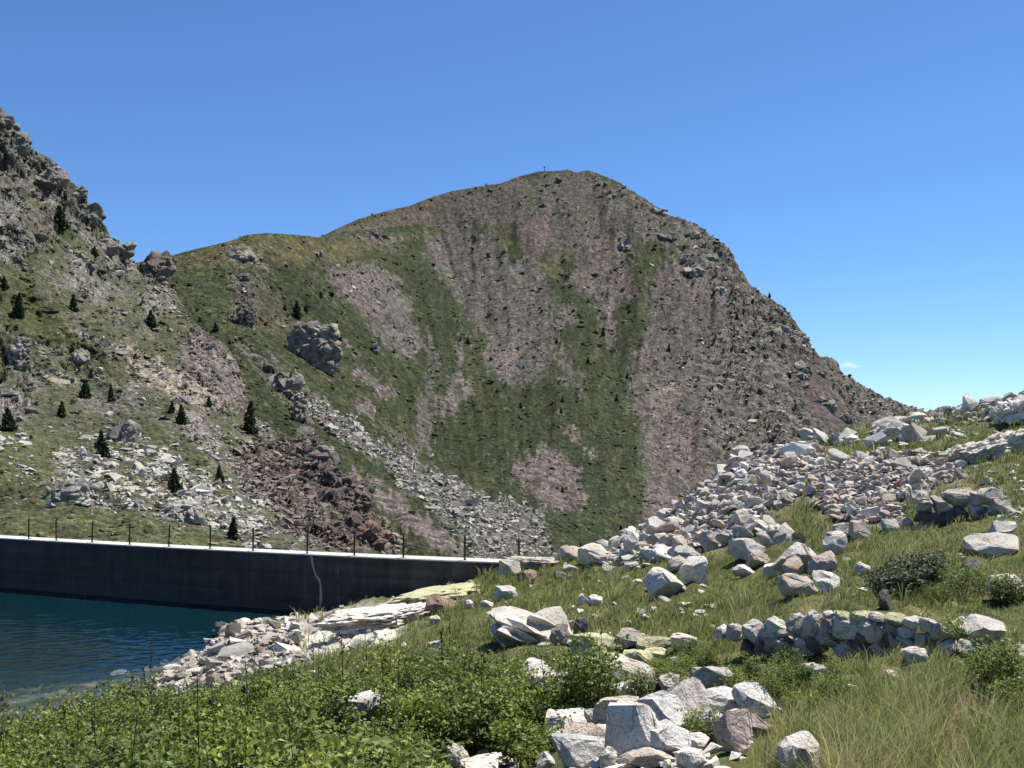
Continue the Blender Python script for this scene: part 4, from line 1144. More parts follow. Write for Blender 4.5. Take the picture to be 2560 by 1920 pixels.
# rocks of the rubble heaps: the largest one by one, the rest as one mass
PROTO = [boulder_mesh('rock', 900+k, 1.0, _pr.uniform(.7, .95), _pr.uniform(.5, .8), M_ROCK, int(_pr.integers(11, 16)), 3.6, 1, 0.03) for k in range(14)]
def in_poly(poly, n, rng):
    p = np.array(poly); out = []
    while len(out) < n:
        q = rng.uniform(p.min(0), p.max(0), size=(n*2, 2))
        out += list(q[poly_sd(q[:, 0], q[:, 1], poly) > 0])
    return np.array(out[:n])

TOP = [(935, 400), (960, 392), (1060, 385), (1060, 420), (1010, 425), (975, 428), (930, 425), (905, 428), (880, 425), (890, 415)]
SMALLP, SMALLS, SMALLC = [], [], []
def heap(poly, n_big, n_small, px_lo, px_hi, label, group, clrs, rng, thick=0.3):
    q = in_poly(poly, n_big, rng)
    q = q[np.argsort(q[:, 1])]
    for (px, py) in q:
        x, y, z = ground_hit(px, py)
        w = min(max(np.exp(rng.normal()*.38)*(px_lo+px_hi)*.45, px_lo*.8), px_hi*1.35)*y/F
        o = bpy.data.objects.new('rock', PROTO[rng.integers(0, len(PROTO))]); COL.objects.link(o)
        o.location = (x, y, z+rng.uniform(0.0, thick)*w+0.05)
        o.scale = (w*rng.uniform(.9, 1.35), w*rng.uniform(.8, 1.1), w*rng.uniform(.6, 1.1))
        o.rotation_euler = (rng.normal()*0.35, rng.normal()*0.35, rng.uniform(0, 6.28))
        c = np.array(CLR[clrs[rng.integers(0, len(clrs))]])*rng.uniform(.75, 1.1)
        o.color = (*c, 1)
        tag(o, label, 'rock', group)
    for (px, py) in in_poly(poly, n_small, rng):
        x, y, z = ground_hit(px, py); w = np.exp(rng.normal()*.55)*0.62*px_lo*y/F
        z += rng.uniform(0, .12)
        SMALLP.append((x, y, z+0.03)); SMALLS.append((w*.6*rng.uniform(.8, 1.4), w*.55, w*.45*rng.uniform(.6, 1.1)))
        SMALLC.append(np.array(CLR[clrs[rng.integers(0, len(clrs))]])*rng.uniform(.65, 1.05))
rng = np.random.default_rng(40)
heap(T_MAIN, 125, 3800, 7, 14, 'pale angular rock in the main rubble heap on the brow', 'rocks of the main rubble heap', 'WWTMPMT', rng, .45)
heap(T_RIGHT, 82, 3000, 6, 13, 'pale angular rock in the rubble fan left of the upper wall', 'rocks of the rubble fan by the upper wall', 'TPMTWPM', rng, .45)
heap(TOP, 46, 420, 8, 15, 'grey boulder in the jumble on the right hand skyline', 'boulders of the skyline jumble', 'MGMTGW', rng, .6)
heap([(800, 438), (845, 436), (860, 440), (850, 446), (800, 446)], 9, 20, 9, 18, 'low rock along the grassy crest left of the skyline jumble', 'rocks on the grassy crest', 'MGW', rng, .2)
heap([(862, 430), (905, 428), (915, 440), (900, 450), (868, 446)], 11, 30, 9, 22, 'pale rock below the skyline jumble on the upper grass', 'rocks on the upper grass', 'WWM', rng, .2)
heap([(900, 436), (960, 430), (965, 440), (905, 446)], 8, 30, 8, 16, 'flat stone in the upper right grass', 'flat stones in the upper grass', 'WMT', rng, .1)

# shore stones
q = in_poly(SHORE, 3800, rng)
for (px, py) in q:
    x, y, z = ground_hit(px, py)
    if rng.uniform() > 0.35+0.65*sstep(-.25, .25, fbm(x/2.5, y/2.5, 91, 3)): continue
    if px > 300 and rng.uniform() < .93: continue
    w = np.exp(rng.normal()*0.55)*0.10
    SMALLP.append((x, y, z+0.03)); SMALLS.append((w*rng.uniform(.9, 1.6), w*rng.uniform(.8, 1.2), w*.6)); SMALLC.append(np.array(CLR['WMMTM'[rng.integers(0, 5)]])*rng.uniform(.5, .95))
# scattered stones in turf and pile gaps
for poly, n, lo_, hi_ in ((PILE, 260, .03, .10), ([(560, 560), (700, 570), (720, 640), (560, 660), (480, 640), (480, 600)], 90, .04, .16), ([(720, 560), (1040, 540), (1040, 640), (720, 600)], 30, .04, .12),
                          ([(840, 440), (1040, 430), (1040, 520), (970, 520), (960, 460)], 110, .05, .16), (THICK, 90, .03, .12)):
    for (px, py) in in_poly(poly, n, rng):
        if py > 800: continue
        x, y, z = ground_hit(px, py); w = rng.uniform(lo_, hi_)
        SMALLP.append((x, y, z+w*.15)); SMALLS.append((w*rng.uniform(.9, 1.5), w, w*.6)); SMALLC.append(np.array(CLR['WM'[rng.integers(0, 2)]])*rng.uniform(.75, 1.05))
for k in range(420):
    px, d = rng.uniform(-60, 210), rng.uniform(22, 38)
    z = float(ground_at(px, d))
    if z > -0.12 or z < -1.6: continue
    w = min(np.exp(rng.normal()*.6)*.10, .22)
    SMALLP.append(((px-CX)/F*d, d, min(z+w*.1, -.3*w-.03))); SMALLS.append((w*rng.uniform(.9, 1.8), w, w*.5)); SMALLC.append(np.array([.36, .28, .18])*rng.uniform(.35, 1.1))
scatter('rubble', SMALLP, SMALLS, np.array(SMALLC), M_SCREE, tilt=0.5, seed=8)
heap([(205, 632), (235, 622), (300, 618), (310, 630), (290, 650), (200, 672), (190, 660)], 24, 0, 5, 10, 'sun bleached shore rock between lake and slab', 'rocks along the lake shore', 'WWMW', rng, .15)
for (a, c, lab) in (((222, 634, 13, 12), 'D', 'dark pointed rock at the water edge of the spit'), ((233, 640, 14, 14), 'D', 'dark rock beside the pointed one at the spit'),
                    ((119, 677, 14, 5), 'W', 'pale rock breaking the lake surface near the shrubs'), ((156, 663, 12, 4), 'W', 'second pale rock breaking the surface near the spit')):
    boulder(*a, c, lab, sink=.4)

# ------------------------------------------------------------------ dry stone walls
def stone_wall(label, stones, mat, d_of):
    px0 = stones[0][0]; d0 = d_of(px0)
    root = empty('dry_stone_wall', ((px0-CX)/F*d0, d0, EYE-(stones[0][1]-HY)/F*d0))
    for (px, pb, w, h, c) in stones:
        _bseed[0] += 1
        d = d_of(px); W, H = w*d/F, h*d/F
        dp = max(W, H)*0.85
        me = boulder_mesh('stone', _bseed[0], W*1.15, dp, H*1.15, mat, 16, 4.0)
        o = bpy.data.objects.new('stone', me); COL.objects.link(o)
        o.parent = root
        loc = Vector(((px-CX)/F*d*(1+dp*.3/d), d+dp*.3, EYE-(pb-h/2-HY)/F*d))
        o.location = loc-root.location
        r = np.random.default_rng(_bseed[0]); o.rotation_euler = (r.normal()*.06, r.normal()*.06, r.normal()*.15)
        o.color = (*(np.array(CLR[c])*r.uniform(.85, 1.05)), 1)
    return tag(root, label, 'stone wall', kind='thing')
low = []
for k, xx in enumerate(range(230, 1640, 118)):
    low.append((744+(xx+RNG.uniform(-30, 30))*.1266, 520+(1030+RNG.uniform(0, 60))*.1266, RNG.uniform(110, 220)*.1266, RNG.uniform(90, 170)*.1266, 'GDGDD'[k % 5]))
for (x, y, w, h, c) in ((80, 990, 170, 190, 'M'), (235, 965, 200, 180, 'M'), (405, 910, 135, 150, 'G'), (560, 960, 170, 230, 'M'), (660, 980, 190, 200, 'G'), (840, 970, 230, 200, 'M'), (1015, 960, 190, 210, 'M'),
                        (1185, 990, 180, 200, 'G'), (1300, 1040, 190, 130, 'M'), (1460, 1060, 170, 110, 'G'), (790, 790, 130, 60, 'L'), (920, 800, 150, 70, 'L'), (1070, 800, 130, 60, 'M'), (1200, 830, 150, 80, 'L'), (1340, 850, 140, 80, 'W'), (1460, 880, 130, 90, 'M'), (1560, 960, 150, 130, 'G'), (1600, 1060, 160, 110, 'M'), (1470, 1000, 110, 90, 'D'), (1750, 1060, 150, 100, 'M'), (770, 900, 130, 90, 'G'), (960, 890, 130, 90, 'M'), (1110, 910, 120, 100, 'G'), (1290, 930, 130, 100, 'M'), (330, 1060, 220, 130, 'G'), (505, 1030, 200, 100, 'W'),
                        (150, 1170, 140, 200, 'D'), (40, 1150, 130, 180, 'D'), (-60, 960, 140, 120, 'M'), (-170, 930, 110, 90, 'W'), (960, 1010, 170, 120, 'D'), (1150, 1040, 120, 110, 'D'), (670, 780, 70, 60, 'M'), (480, 930, 70, 50, 'P')):
    low.append((744+x*.1266, 520+y*.1266, w*.1266, h*.1266, c))
stone_wall('low dry stone wall of large lichened blocks across the grass', low, M_WALLROCK, lambda px: float(np.interp(px, [700, 760, 870, 960], [14.3, 13.7, 13.1, 12.6])))
up = []
def u3(x, y, w, h, c): up.append((784+x*.1085, 376+y*.1085, w*.1085, h*.1085, c))
for a in ((1610, 1200, 240, 150, 'G'), (1310, 1260, 160, 120, 'G'), (1440, 1270, 130, 160, 'G'), (1520, 1340, 100, 130, 'D'), (1630, 1340, 120, 130, 'D'), (1260, 1340, 120, 80, 'D'), (1400, 1350, 140, 80, 'D'),
          (1370, 1440, 140, 90, 'D'), (1530, 1440, 110, 100, 'D'), (1265, 1450, 110, 110, 'M'), (1640, 1430, 110, 80, 'D'), (1900, 1200, 200, 150, 'M'), (1780, 1180, 120, 110, 'T'), (2000, 1240, 160, 110, 'G'),
          (1770, 1340, 150, 170, 'G'), (1930, 1290, 150, 70, 'M'), (1870, 1450, 280, 150, 'M'), (2110, 1370, 210, 150, 'G'), (2060, 1480, 280, 130, 'M'), (1870, 1510, 100, 80, 'M'), (1010, 1450, 210, 120, 'G'),
          (1850, 1330, 150, 120, 'D'), (1960, 1360, 160, 110, 'D'), (2080, 1300, 150, 90, 'G'), (1990, 1440, 170, 100, 'D'), (2190, 1460, 120, 120, 'G'), (1720, 1440, 120, 100, 'D'), (1450, 1400, 150, 120, 'D'), (1330, 1380, 140, 120, 'D'),
          (1240, 1170, 160, 110, 'T'), (1120, 1400, 120, 90, 'P'), (1180, 1460, 110, 70, 'M')):
    u3(*a)
stone_wall('dark dry stone wall built into the bank below the upper grass', up, M_WALLROCK, lambda px: float(np.interp(px, [880, 960, 1024], [29.2, 29.0, 28.2])))

# ------------------------------------------------------------------ crags on the slopes
def on_sheet(PX, PY, V, px, py):
    k = np.argmin((PX-px)**2+(PY-py)**2)
    return V.reshape(-1, 3)[k]

m, nt, b, out = new_mat('crag_rock')
oi = N(nt, 'ShaderNodeObjectInfo'); geo = N(nt, 'ShaderNodeNewGeometry')
n1 = noise(nt, geo.outputs['Position'], 0.35, 6, 0.7); n2 = noise(nt, geo.outputs['Position'], 1.6, 5, 0.7)
c = mixc(nt, 1.0, oi.outputs['Color'], ramp(nt, n1, [(0.3, 0.5), (0.55, 1.0), (0.75, 1.25)]), 'MULTIPLY')
c = mixc(nt, 1.0, c, ramp(nt, n2, [(0.3, 0.6), (0.6, 1.1)]), 'MULTIPLY')
c = mixc(nt, ramp(nt, noise(nt, geo.outputs['Position'], 0.22, 4, 0.6), [(0.56, 0.0), (0.64, 0.7)]), c, (0.05, 0.055, 0.025))
nt.links.new(c, b.inputs['Base Color']); b.inputs['Roughness'].default_value = 0.95
bump(nt, b, n2, 0.8, 0.5)
M_CRAG = m
def block_cluster(name, w, dp, h, n, seed, bed=0.35, mat=None, lo_=.28, hi_=.62, flat=1.0):
    """A fractured rock face: interlocking angular blocks with a common bedding direction, one mesh."""
    r = np.random.default_rng(seed)
    V, Fc = [], []; off = 0
    for k in range(n):
        v, f = hull_arrays(rock_points(r, 5, 4.0))
        a = r.uniform(0, 2*math.pi); el = r.uniform(-1.0, 1.0); rr = math.sqrt(r.uniform(.02, .75))
        c = np.array([math.cos(a)*rr*w/2, -abs(math.sin(a))*rr*dp/2*.5*(1-abs(el)*.6)+dp*.16, el*math.sqrt(max(0, 1-(math.cos(a)*rr)**2))*h/2*.8])
        c[1] += c[2]*0.5*dp/max(h, 1e-6)
        s_ = r.uniform(lo_, hi_)*min(w, h*1.4)
        v = v*np.array([s_*.5*r.uniform(.8, 1.5), s_*.5*r.uniform(.7, 1.2), s_*.5*flat*r.uniform(.7, 1.5)])
        ca, sa = math.cos(bed+r.normal()*.12), math.sin(bed+r.normal()*.12); yw = r.normal()*.9
        v = v@np.array([[ca, 0, -sa], [0, 1, 0], [sa, 0, ca]]).T
        v = v@np.array([[math.cos(yw), -math.sin(yw), 0], [math.sin(yw), math.cos(yw), 0], [0, 0, 1]]).T
        V.append(v+c); Fc.append(f+off); off += len(v)
    me_o = mesh_np(name, np.concatenate(V), np.concatenate(Fc), mat, None, False)
    return me_o

def crag(px, py, wpx, hpx, clr, label, sheet, cell=0.22, seed=0, dep=0.7, subd=4, amp=0.5, push=0.1, group=None):
    PX, PY, V = sheet
    p = on_sheet(PX, PY, V, px, py+hpx*0.3)
    d = p[1]; w, h = wpx*d/F, hpx*d/F
    n = int(np.clip(wpx*hpx/11, 14, 340))
    k = float(np.clip(20/max(wpx, hpx), .24, 1.0))
    o = block_cluster('rock_outcrop', w, max(w, h)*dep*1.1, h, n, 500+seed, 0.55, M_CRAG, .24*k, .75*k, .9)
    o.location = (p[0], d+w*push, EYE-(py-HY)/F*d-h*.06)
    o.color = (*clr, 1)
    return tag(o, label, 'crag', group)
SM, SL = (PXm, PYm, Vm), (PXl, PYl, Vl)
TANC, GRYC, DRKC, REDC, PALC = (.36, .31, .24), (.27, .245, .205), (.14, .125, .11), (.17, .12, .095), (.48, .45, .37)
crag(311, 346, 58, 66, np.array(TANC)*.8, 'pale tan crag with dark overhangs standing on the green spur', SM, .2, 3, .42, 5, .55, .2)
crag(243, 314, 17, 32, DRKC, 'upright cleft crag with its shade coloured in, left of the pale crag', SM, .4, 5)  # dark colour paints in the shade of the cliff gap
crag(284, 384, 34, 24, GRYC, 'rough grey crag at the top of the boulder run', SM, .3, 7, .7, 4, .6)
crag(297, 408, 16, 40, GRYC, 'narrow broken rib running down from the grey crag', SM, .3, 8, .7, 4, .6)
crag(242, 256, 22, 11, GRYC, 'low rocky knob on the grassy shoulder', SM, .35, 9)
crag(243, 277, 16, 9, DRKC, 'dark ledge of rock below the grassy shoulder', SM, .4, 10)
crag(316, 253, 14, 6, GRYC, 'lone boulder on the open shoulder turf', SM, .5, 11, .8, 3)
crag(372, 233, 32, 9, DRKC, 'line of dark crags under the long ridge', SM, .3, 12)
crag(373, 348, 10, 9, DRKC, 'small black crag on the green slope right of the pale crag', SM, .5, 13, .8, 3)
crag(664, 238, 15, 8, (.16, .145, .14), 'dark crag below the notch on the right ridge', SM, .35, 14)
crag(627, 247, 16, 9, GRYC, 'grey crag on the upper face under the summit', SM, .35, 15)
crag(160, 264, 34, 22, (.17, .14, .11), 'blocky brown knob in the saddle of the left skyline', SL, .28, 16, .8, 4, .6, .05)
crag(122, 436, 26, 24, GRYC, 'grey crag in the middle of the lower hillside', SL, .3, 17)
crag(66, 492, 54, 30, (.26, .245, .20), 'big layered slab outcrop above the dam on the left', SL, .25, 18, .8, 4)
crag(15, 352, 24, 50, GRYC, 'fluted grey cliff at the left edge of the picture', SL, .3, 19)
crag(76, 358, 18, 14, GRYC, 'small grey crag among turf on the left slope', SL, .35, 20)
crag(180, 512, 48, 22, PALC, 'smooth pale slab outcrop just behind the dam', SL, .5, 21, .9, 4, .25)
crag(345, 490, 22, 34, REDC, 'dark red crag on the edge of the broken rib', SL, .28, 22, .8, 4, .7)
crag(362, 508, 17, 34, REDC, 'steep red brown crag low on the broken rib', SL, .3, 23, .8, 4, .7)
crag(372, 540, 28, 30, (.23, .14, .10), 'rusty rock bluff just behind the dam crest', SL, .3, 24, .8, 4, .5)
crag(391, 545, 20, 28, (.33, .27, .21), 'tan rock bluff beside the rusty bluff', SL, .35, 25, .8, 4, .4)
crag(326, 455, 18, 20, GRYC, 'dark ledge with pale cap at the top of the red rib', SL, .3, 26, .8, 4, .6)

rr_ = np.random.default_rng(77)
for k in range(16):
    px = float(rr_.uniform(640, 850)); py = float(np.interp(px, SKY_M[:, 0], SKY_M[:, 1]))+rr_.uniform(3, 60)
    crag(px, py, rr_.uniform(9, 20), rr_.uniform(6, 13), np.array(GRYC)*rr_.uniform(.7, 1.15), 'rough grey outcrop breaking the rocky right flank', SM, .3, 40+k, .8, group='outcrops of the right flank')
for k in range(10):
    px = float(rr_.uniform(-10, 120)); py = float(np.interp(px, SKY_L[:, 0], SKY_L[:, 1]))+rr_.uniform(3, 34)
    crag(px, py, rr_.uniform(12, 26), rr_.uniform(9, 18), np.array(GRYC)*rr_.uniform(.6, .95), 'dark fractured outcrop under the left skyline', SL, .3, 60+k, .8, group='outcrops under the left skyline')

for (px, py, w, h) in ((300, 452, 22, 16), (318, 462, 20, 18), (330, 478, 18, 22), (338, 500, 20, 22), (352, 500, 14, 22), (350, 524, 20, 20), (322, 500, 22, 16), (298, 478, 22, 14), (366, 528, 12, 24), (330, 532, 22, 14)):
    crag(px, py, w, h, np.array([.15, .108, .088])*rr_.uniform(.75, 1.15), 'dark red brown block of the broken rib behind the dam', SL, .3, int(80+px), .9, group='blocks of the broken red rib')

# bedrock breaking the turf and the shore, in the foreground
def ledge(px, py, wpx, hpx, clr, label, seed, yaw=0.0, tilt=(0, 0), dep=0.9, cell=.3, amp=.35, sub=5, mat=None):
    x, y, z = ground_hit(px, py); w, h = wpx*y/F, hpx*y/F
    bm = bmesh.new(); bmesh.ops.create_icosphere(bm, subdivisions=sub, radius=1.0)
    me = bpy.data.meshes.new('bedrock_outcrop'); bm.to_mesh(me); bm.free()
    n = len(me.vertices); co = np.zeros(n*3, np.float32); me.vertices.foreach_get('co', co); co = co.reshape(-1, 3).astype(float)
    co = co/((np.abs(co)**4).sum(1, keepdims=True)**(1/4))
    s_ = 1/cell
    wob = 0.15*fbm(co[:, 0]*2+seed, co[:, 1]*2, co[:, 2]*2, 3)
    _, _, c1 = cells(co[:, 0]*s_*.35+seed, co[:, 1]*s_*.8, (co[:, 2]+wob)*s_*1.2, seed)
    _, _, c2 = cells(co[:, 0]*s_*.9+seed, co[:, 1]*s_*1.6, (co[:, 2]+wob)*s_*2.2, seed+3)
    r_ = 1+amp*(c1-.5)+amp*.5*(c2-.5)+0.15*fbm(co[:, 0]*3+seed, co[:, 1]*3, co[:, 2]*3, 4)
    co = co*r_[:, None]*np.array([w/2, w/2*dep, h*.62])
    me.vertices.foreach_set('co', co.ravel().astype(np.float32)); me.materials.append(mat or M_WALLROCK); me.update()
    me.polygons.foreach_set('use_smooth', np.ones(len(me.polygons), bool)); me.set_sharp_from_angle(angle=math.radians(28))
    o = bpy.data.objects.new('bedrock_outcrop', me); COL.objects.link(o)
    o.location = (x*(1+w*dep*.3/y), y+w*dep*.3, z+h*.33); o.rotation_euler = (tilt[0], tilt[1], yaw); o.color = (*CLR[clr], 1)
    return tag(o, label, 'bedrock')
for (px, py, w, dp, h, n_, sd, lab, cl_) in ((766, 540, 1.5, 1.3, .55, 22, 741, 'long striped bedrock slab slanting through the grass by the heap', 'M'), (784, 548, 1.2, 1.1, .5, 14, 742, 'grey bedrock slab right of the striped one', 'G')):
    x, y, z = ground_hit(px, py)
    o = block_cluster('bedrock_outcrop', w, dp, h, n_, sd, -0.7, M_WALLROCK, .5, 1.0, .4)
    o.location = (x, y+.4, z+.1); o.color = (*CLR[cl_], 1)
    tag(o, lab, 'bedrock')
x, y, z = ground_hit(532, 648)
o = block_cluster('bedrock_outcrop', 1.5, 1.5, .5, 13, 735, -0.5, M_WALLROCK, .9, 1.7, .22)
o.location = (x+.05, y+.5, z+.16); o.rotation_euler = (0.12, -0.12, 0.25); o.color = (*CLR['M'], 1)
tag(o, 'large slanting grey slab rising out of the shrubs', 'bedrock')
ledge(974, 464, 52, 15, 'M', 'ribbed pale outcrop in the upper right grass', 32, 0.1, (0, -0.2), .8)
ledge(1006, 452, 40, 18, 'M', 'layered outcrop at the right edge below the skyline', 33, 0.1, (0, -0.25), .8)
ledge(1015, 428, 36, 22, 'W', 'pale broken ledge at the right edge under the jumble', 34, 0.1, (0, -0.2), .8)
ledge(533, 568, 46, 9, 'G', 'layered dark outcrop beside the end of the dam', 35, 0.1, (0, 0.05), .6)
ledge(438, 606, 84, 13, 'L', 'smooth pale shore slab with yellow lichen below the dam', 36, -0.3, (0.02, -0.14), .9, .5, .18, mat=M_LICHEN)
ledge(365, 632, 78, 13, 'W', 'pale cracked shore slab nearer the shrubs', 37, -0.2, (0.02, -0.10), .8, .3, .3)
ledge(395, 622, 70, 12, 'W', 'pale ribbed slab between the two large shore slabs', 38, -0.2, (0.02, -0.12), .8, .3, .3)
ledge(893, 440, 34, 10, 'W', 'white rounded ledge on the upper grass below the jumble', 39, 0.1, (0, -0.1), .9, .4, .3)

# ------------------------------------------------------------------ pines
def pine_meshes(seed, wide):
    r = np.random.default_rng(seed)
    V, Fc, Cc = [], [], []
    n_wh = 15
    for k in range(n_wh):
        t_ = k/(n_wh-1); z = 0.06+0.92*t_
        L = wide*(1-t_)**0.75*(0.85+0.3*r.uniform())+0.02
        nb_ = 9 if t_ < .6 else 6
        for j in range(nb_):
            if r.uniform() < 0.1: continue
            a = j*2*math.pi/nb_+r.uniform(-.35, .35)+k
            l = L*r.uniform(.65, 1.15); dirv = np.array([math.cos(a), math.sin(a), 0]); side = np.array([-math.sin(a), math.cos(a), 0])
            segs = max(2, int(3+4*(1-t_)))
            for q in range(segs):
                f0 = (q+0.6)/segs; c0 = dirv*l*f0+np.array([0, 0, z+0.10*f0*l*2-0.22*(f0*l)])
                s = (0.050+0.035*(1-t_))*r.uniform(.7, 1.3)
                for g in range(3):
                    n_ = r.normal(size=3); n_ /= np.linalg.norm(n_); u = np.cross(n_, r.normal(size=3)); u /= np.linalg.norm(u); w_ = np.cross(n_, u)
                    o_ = len(V); c1 = c0+r.normal(size=3)*s*.4
                    V += [c1+u*s, c1+w_*s*.55, c1-u*s*.6, c1-w_*s*.55]
                    Fc.append((o_, o_+1, o_+2, o_+3))
                    sh = r.uniform(.6, 1.3)
                    Cc += [np.array([.036, .052, .020])*sh]*4
    tv, tf = [], []
    for k, (z, rad) in enumerate(((-.03, .032), (.3, .024), (.7, .012), (1.0, .003))):
        for j in range(6):
            tv.append((rad*math.cos(j*math.pi/3), rad*math.sin(j*math.pi/3), z))
        if k:
            for j in range(6):
                tf.append(((k-1)*6+j, (k-1)*6+(j+1) % 6, k*6+(j+1) % 6, k*6+j))
    return (np.array(V), np.array(Fc), np.array(Cc)), (np.array(tv), np.array(tf))
PINES = []
for sd, wd in ((1, .20), (2, .27), (3, .36), (4, .24)):
    (cv_, cf_, cc_), (tv_, tf_) = pine_meshes(sd, wd)
    c_o = mesh_np('crown', cv_, cf_, M_NEEDLE, cc_, False, link=False); t_o = mesh_np('trunk', tv_, tf_, M_STEM, np.tile([.05, .035, .025], (len(tv_), 1)), True, link=False)
    PINES.append((c_o.data, t_o.data)); bpy.data.objects.remove(c_o); bpy.data.objects.remove(t_o)
def pine(px, pyb, hpx, kind, label, sheet, group, d=None):
    if d is None: p = on_sheet(*sheet, px, pyb)
    else: p = np.array([(px-CX)/F*d, d, float(ground_at(px, d))])
    h = hpx*p[1]/F*.88
    root = empty('pine_tree', (p[0], p[1], p[2]-0.02*h))
    for nm, me in zip(('crown', 'trunk'), PINES[kind]):
        o = bpy.data.objects.new(nm, me); COL.objects.link(o); o.parent = root
    root.scale = (h*(.85+.4*((px*7.3) % 1)), h*(.85+.4*((px*3.1) % 1)), h*1.05); root.rotation_euler = (0.06*math.sin(px), 0.06*math.cos(px*2), px*1.7)
    return tag(root, label, 'tree', group)
k_ = 1024/2212
for (x, yb, h, kd, lab) in ((130, 495, 55, 2, 'highest dark pine on the rocky left skyline slope'), (205, 553, 26, 2, 'squat pine on the slope below the left skyline'), (38, 686, 58, 0, 'upright dark pine on the left turf band'),
        (10, 625, 30, 2, 'small pine at the left edge above the turf band'), (160, 673, 40, 0, 'slim pine beside the upper scree'), (328, 706, 40, 2, 'round topped pine among grey rocks of the slope'),
        (183, 859, 42, 2, 'bushy pine in the middle of the left slope'), (240, 868, 40, 0, 'narrow pine right of the bushy one'), (132, 902, 38, 2, 'pine among boulders at the left of the slope'),
        (20, 932, 55, 2, 'broad pine at the left edge above the pale rocks'), (370, 893, 28, 3, 'small pine left of the forked pair on the scree'), (392, 916, 46, 3, 'taller pine of the forked pair on the scree'),
        (452, 878, 24, 2, 'rounded small pine on the tan scree'), (428, 822, 18, 2, 'tiny pine high on the tan scree'), (536, 937, 76, 0, 'tall conical pine on the edge of the scree'), (222, 987, 62, 3, 'conical pine above the pale boulders'),
        (378, 1064, 58, 2, 'wide dark pine among the pale boulders'), (476, 1042, 42, 1, 'medium pine right of the pale boulders'), (503, 1166, 52, 0, 'slender pine just behind the dam posts')):
    pine(x*k_, yb*k_, h*k_, kd, lab, SL, 'pines on the left hillside')
for (x, yb, h, kd, lab) in ((643, 688, 40, 0, 'spire shaped pine above the pale tan crag'), (660, 672, 20, 1, 'little pine right of the spire shaped one'), (616, 672, 16, 2, 'little pine left of the spire shaped one'), (692, 645, 16, 1, 'tiny pine on the upper spur'),
        (468, 715, 22, 2, 'round dark bush pine on the bright green spur'), (430, 697, 14, 2, 'small bush pine at the edge of the bright green spur'), (733, 736, 20, 2, 'small pine right of the pale tan crag'), (495, 745, 12, 2, 'tiny bush pine lower on the green spur')):
    pine(x*k_, yb*k_, h*k_, kd, lab, SM, 'pines on the green spur')
for (x, yb, h) in ((1302, 724, 20), (1285, 718, 8), (1446, 758, 18), (1270, 783, 14), (1216, 870, 16), (1213, 893, 14), (1333, 866, 14), (1354, 818, 15), (1342, 813, 7), (1216, 1062, 16), (1341, 1146, 14), (1255, 1185, 14),
        (1126, 880, 14), (1202, 740, 14), (1011, 744, 18), (995, 735, 10), (1120, 905, 10), (1131, 570, 8), (1592, 690, 13), (1663, 642, 12), (1590, 835, 10), (1152, 1110, 10), (1130, 795, 8), (870, 955, 10), (1205, 610, 8)):
    pine(x*k_, yb*k_, h*k_, int(x) % 3, 'tiny dark pine dotted on the broad mountain face', SM, 'pines on the mountain face')
pine(676, 499, 24, 3, 'yellow green young pine behind the rubble heap', None, None, 46.5)

# summit cross
p = on_sheet(PXm, PYm, Vm, 545, 171)
bm = bmesh.new(); bm_box(bm, -.2, .2, -.2, .2, -1, 4.2); bm_box(bm, -1.0, -.2, -.15, .15, 2.7, 3.1); bm_box(bm, .2, 1.0, -.15, .15, 2.7, 3.1)
me = bpy.data.meshes.new('summit_cross'); bm.to_mesh(me); bm.free(); me.materials.append(M_POST)
o = bpy.data.objects.new('summit_cross', me); COL.objects.link(o); o.location = p
tag(o, 'tiny dark cross standing on the mountain summit', 'cross')

# ------------------------------------------------------------------ grass
rng = np.random.default_rng(60)
NT = 44000
tp = rng.uniform(-110, 1134, NT); td = np.exp(rng.uniform(np.log(4.2), np.log(58), NT))
ci = np.clip(np.round(np.interp(tp, cols_px, np.arange(len(cols_px)))).astype(int), 0, len(cols_px)-1)
ri = np.clip(np.round(np.interp(np.log(td), np.log(gd), np.arange(len(gd)))).astype(int), 0, len(gd)-1)
stony = np.maximum(talus, shore*0.93)[ri, ci]; wet = Zg[ri, ci] < -7.38
pil = zone(PXg, PYg, PILE, 6, warp_g)[ri, ci]*(td < 16)
vis = PYg[ri, ci] <= PYvis[ri, ci]+6
keep = (rng.uniform(size=NT) > dirt[ri, ci]*.85) & (rng.uniform(size=NT) > stony*0.97) & ~wet & (rng.uniform(size=NT) > thick[ri, ci]*0.75) & (rng.uniform(size=NT) > pil*0.8) & vis & (rng.uniform(size=NT) < np.where(tp < 480, .6, 1))
tp, td, ri, ci = tp[keep], td[keep], ri[keep], ci[keep]
tx = (tp-CX)/F*td
n1 = fbm(tx/1.3, td/1.8, 101, 4); n2 = fbm(tx/0.5, td/0.7, 103, 3)
longg = sstep(620, 900, tp)*sstep(15, 9, td)
hgt = (0.10+0.05*sstep(12, 16, td)+0.16*longg+0.06*np.clip(n1, -1, 1)+0.05*n2)*np.clip(td/14, 0.9, 1.5)
hgt = np.clip(hgt, 0.05, 0.42)*np.clip(np.exp(rng.normal(size=len(tp))*.45), .4, 2.1)
hgt = np.where((td > 11.8) & (td < 14.6) & (tp > 730) & (tp < 960), hgt*.45, hgt)
hgt = np.where((td > 25) & (td < 29.5) & (tp > 880) & (tp < 1030), hgt*.5, hgt)
for h_ in [o for o in bpy.data.objects if o.get('category') in ('boulder', 'bedrock') and 4 < o.location.y < 32]:
    bp = CX+h_.location.x/h_.location.y*F; hw = h_.dimensions.x/h_.location.y*F*.5+3
    m_ = (np.abs(tp-bp) < hw) & (td < h_.location.y+.1) & (td > h_.location.y-(1.5 if h_.location.y < 14 else 2.5))
    hgt[m_] *= .38
NB = 8
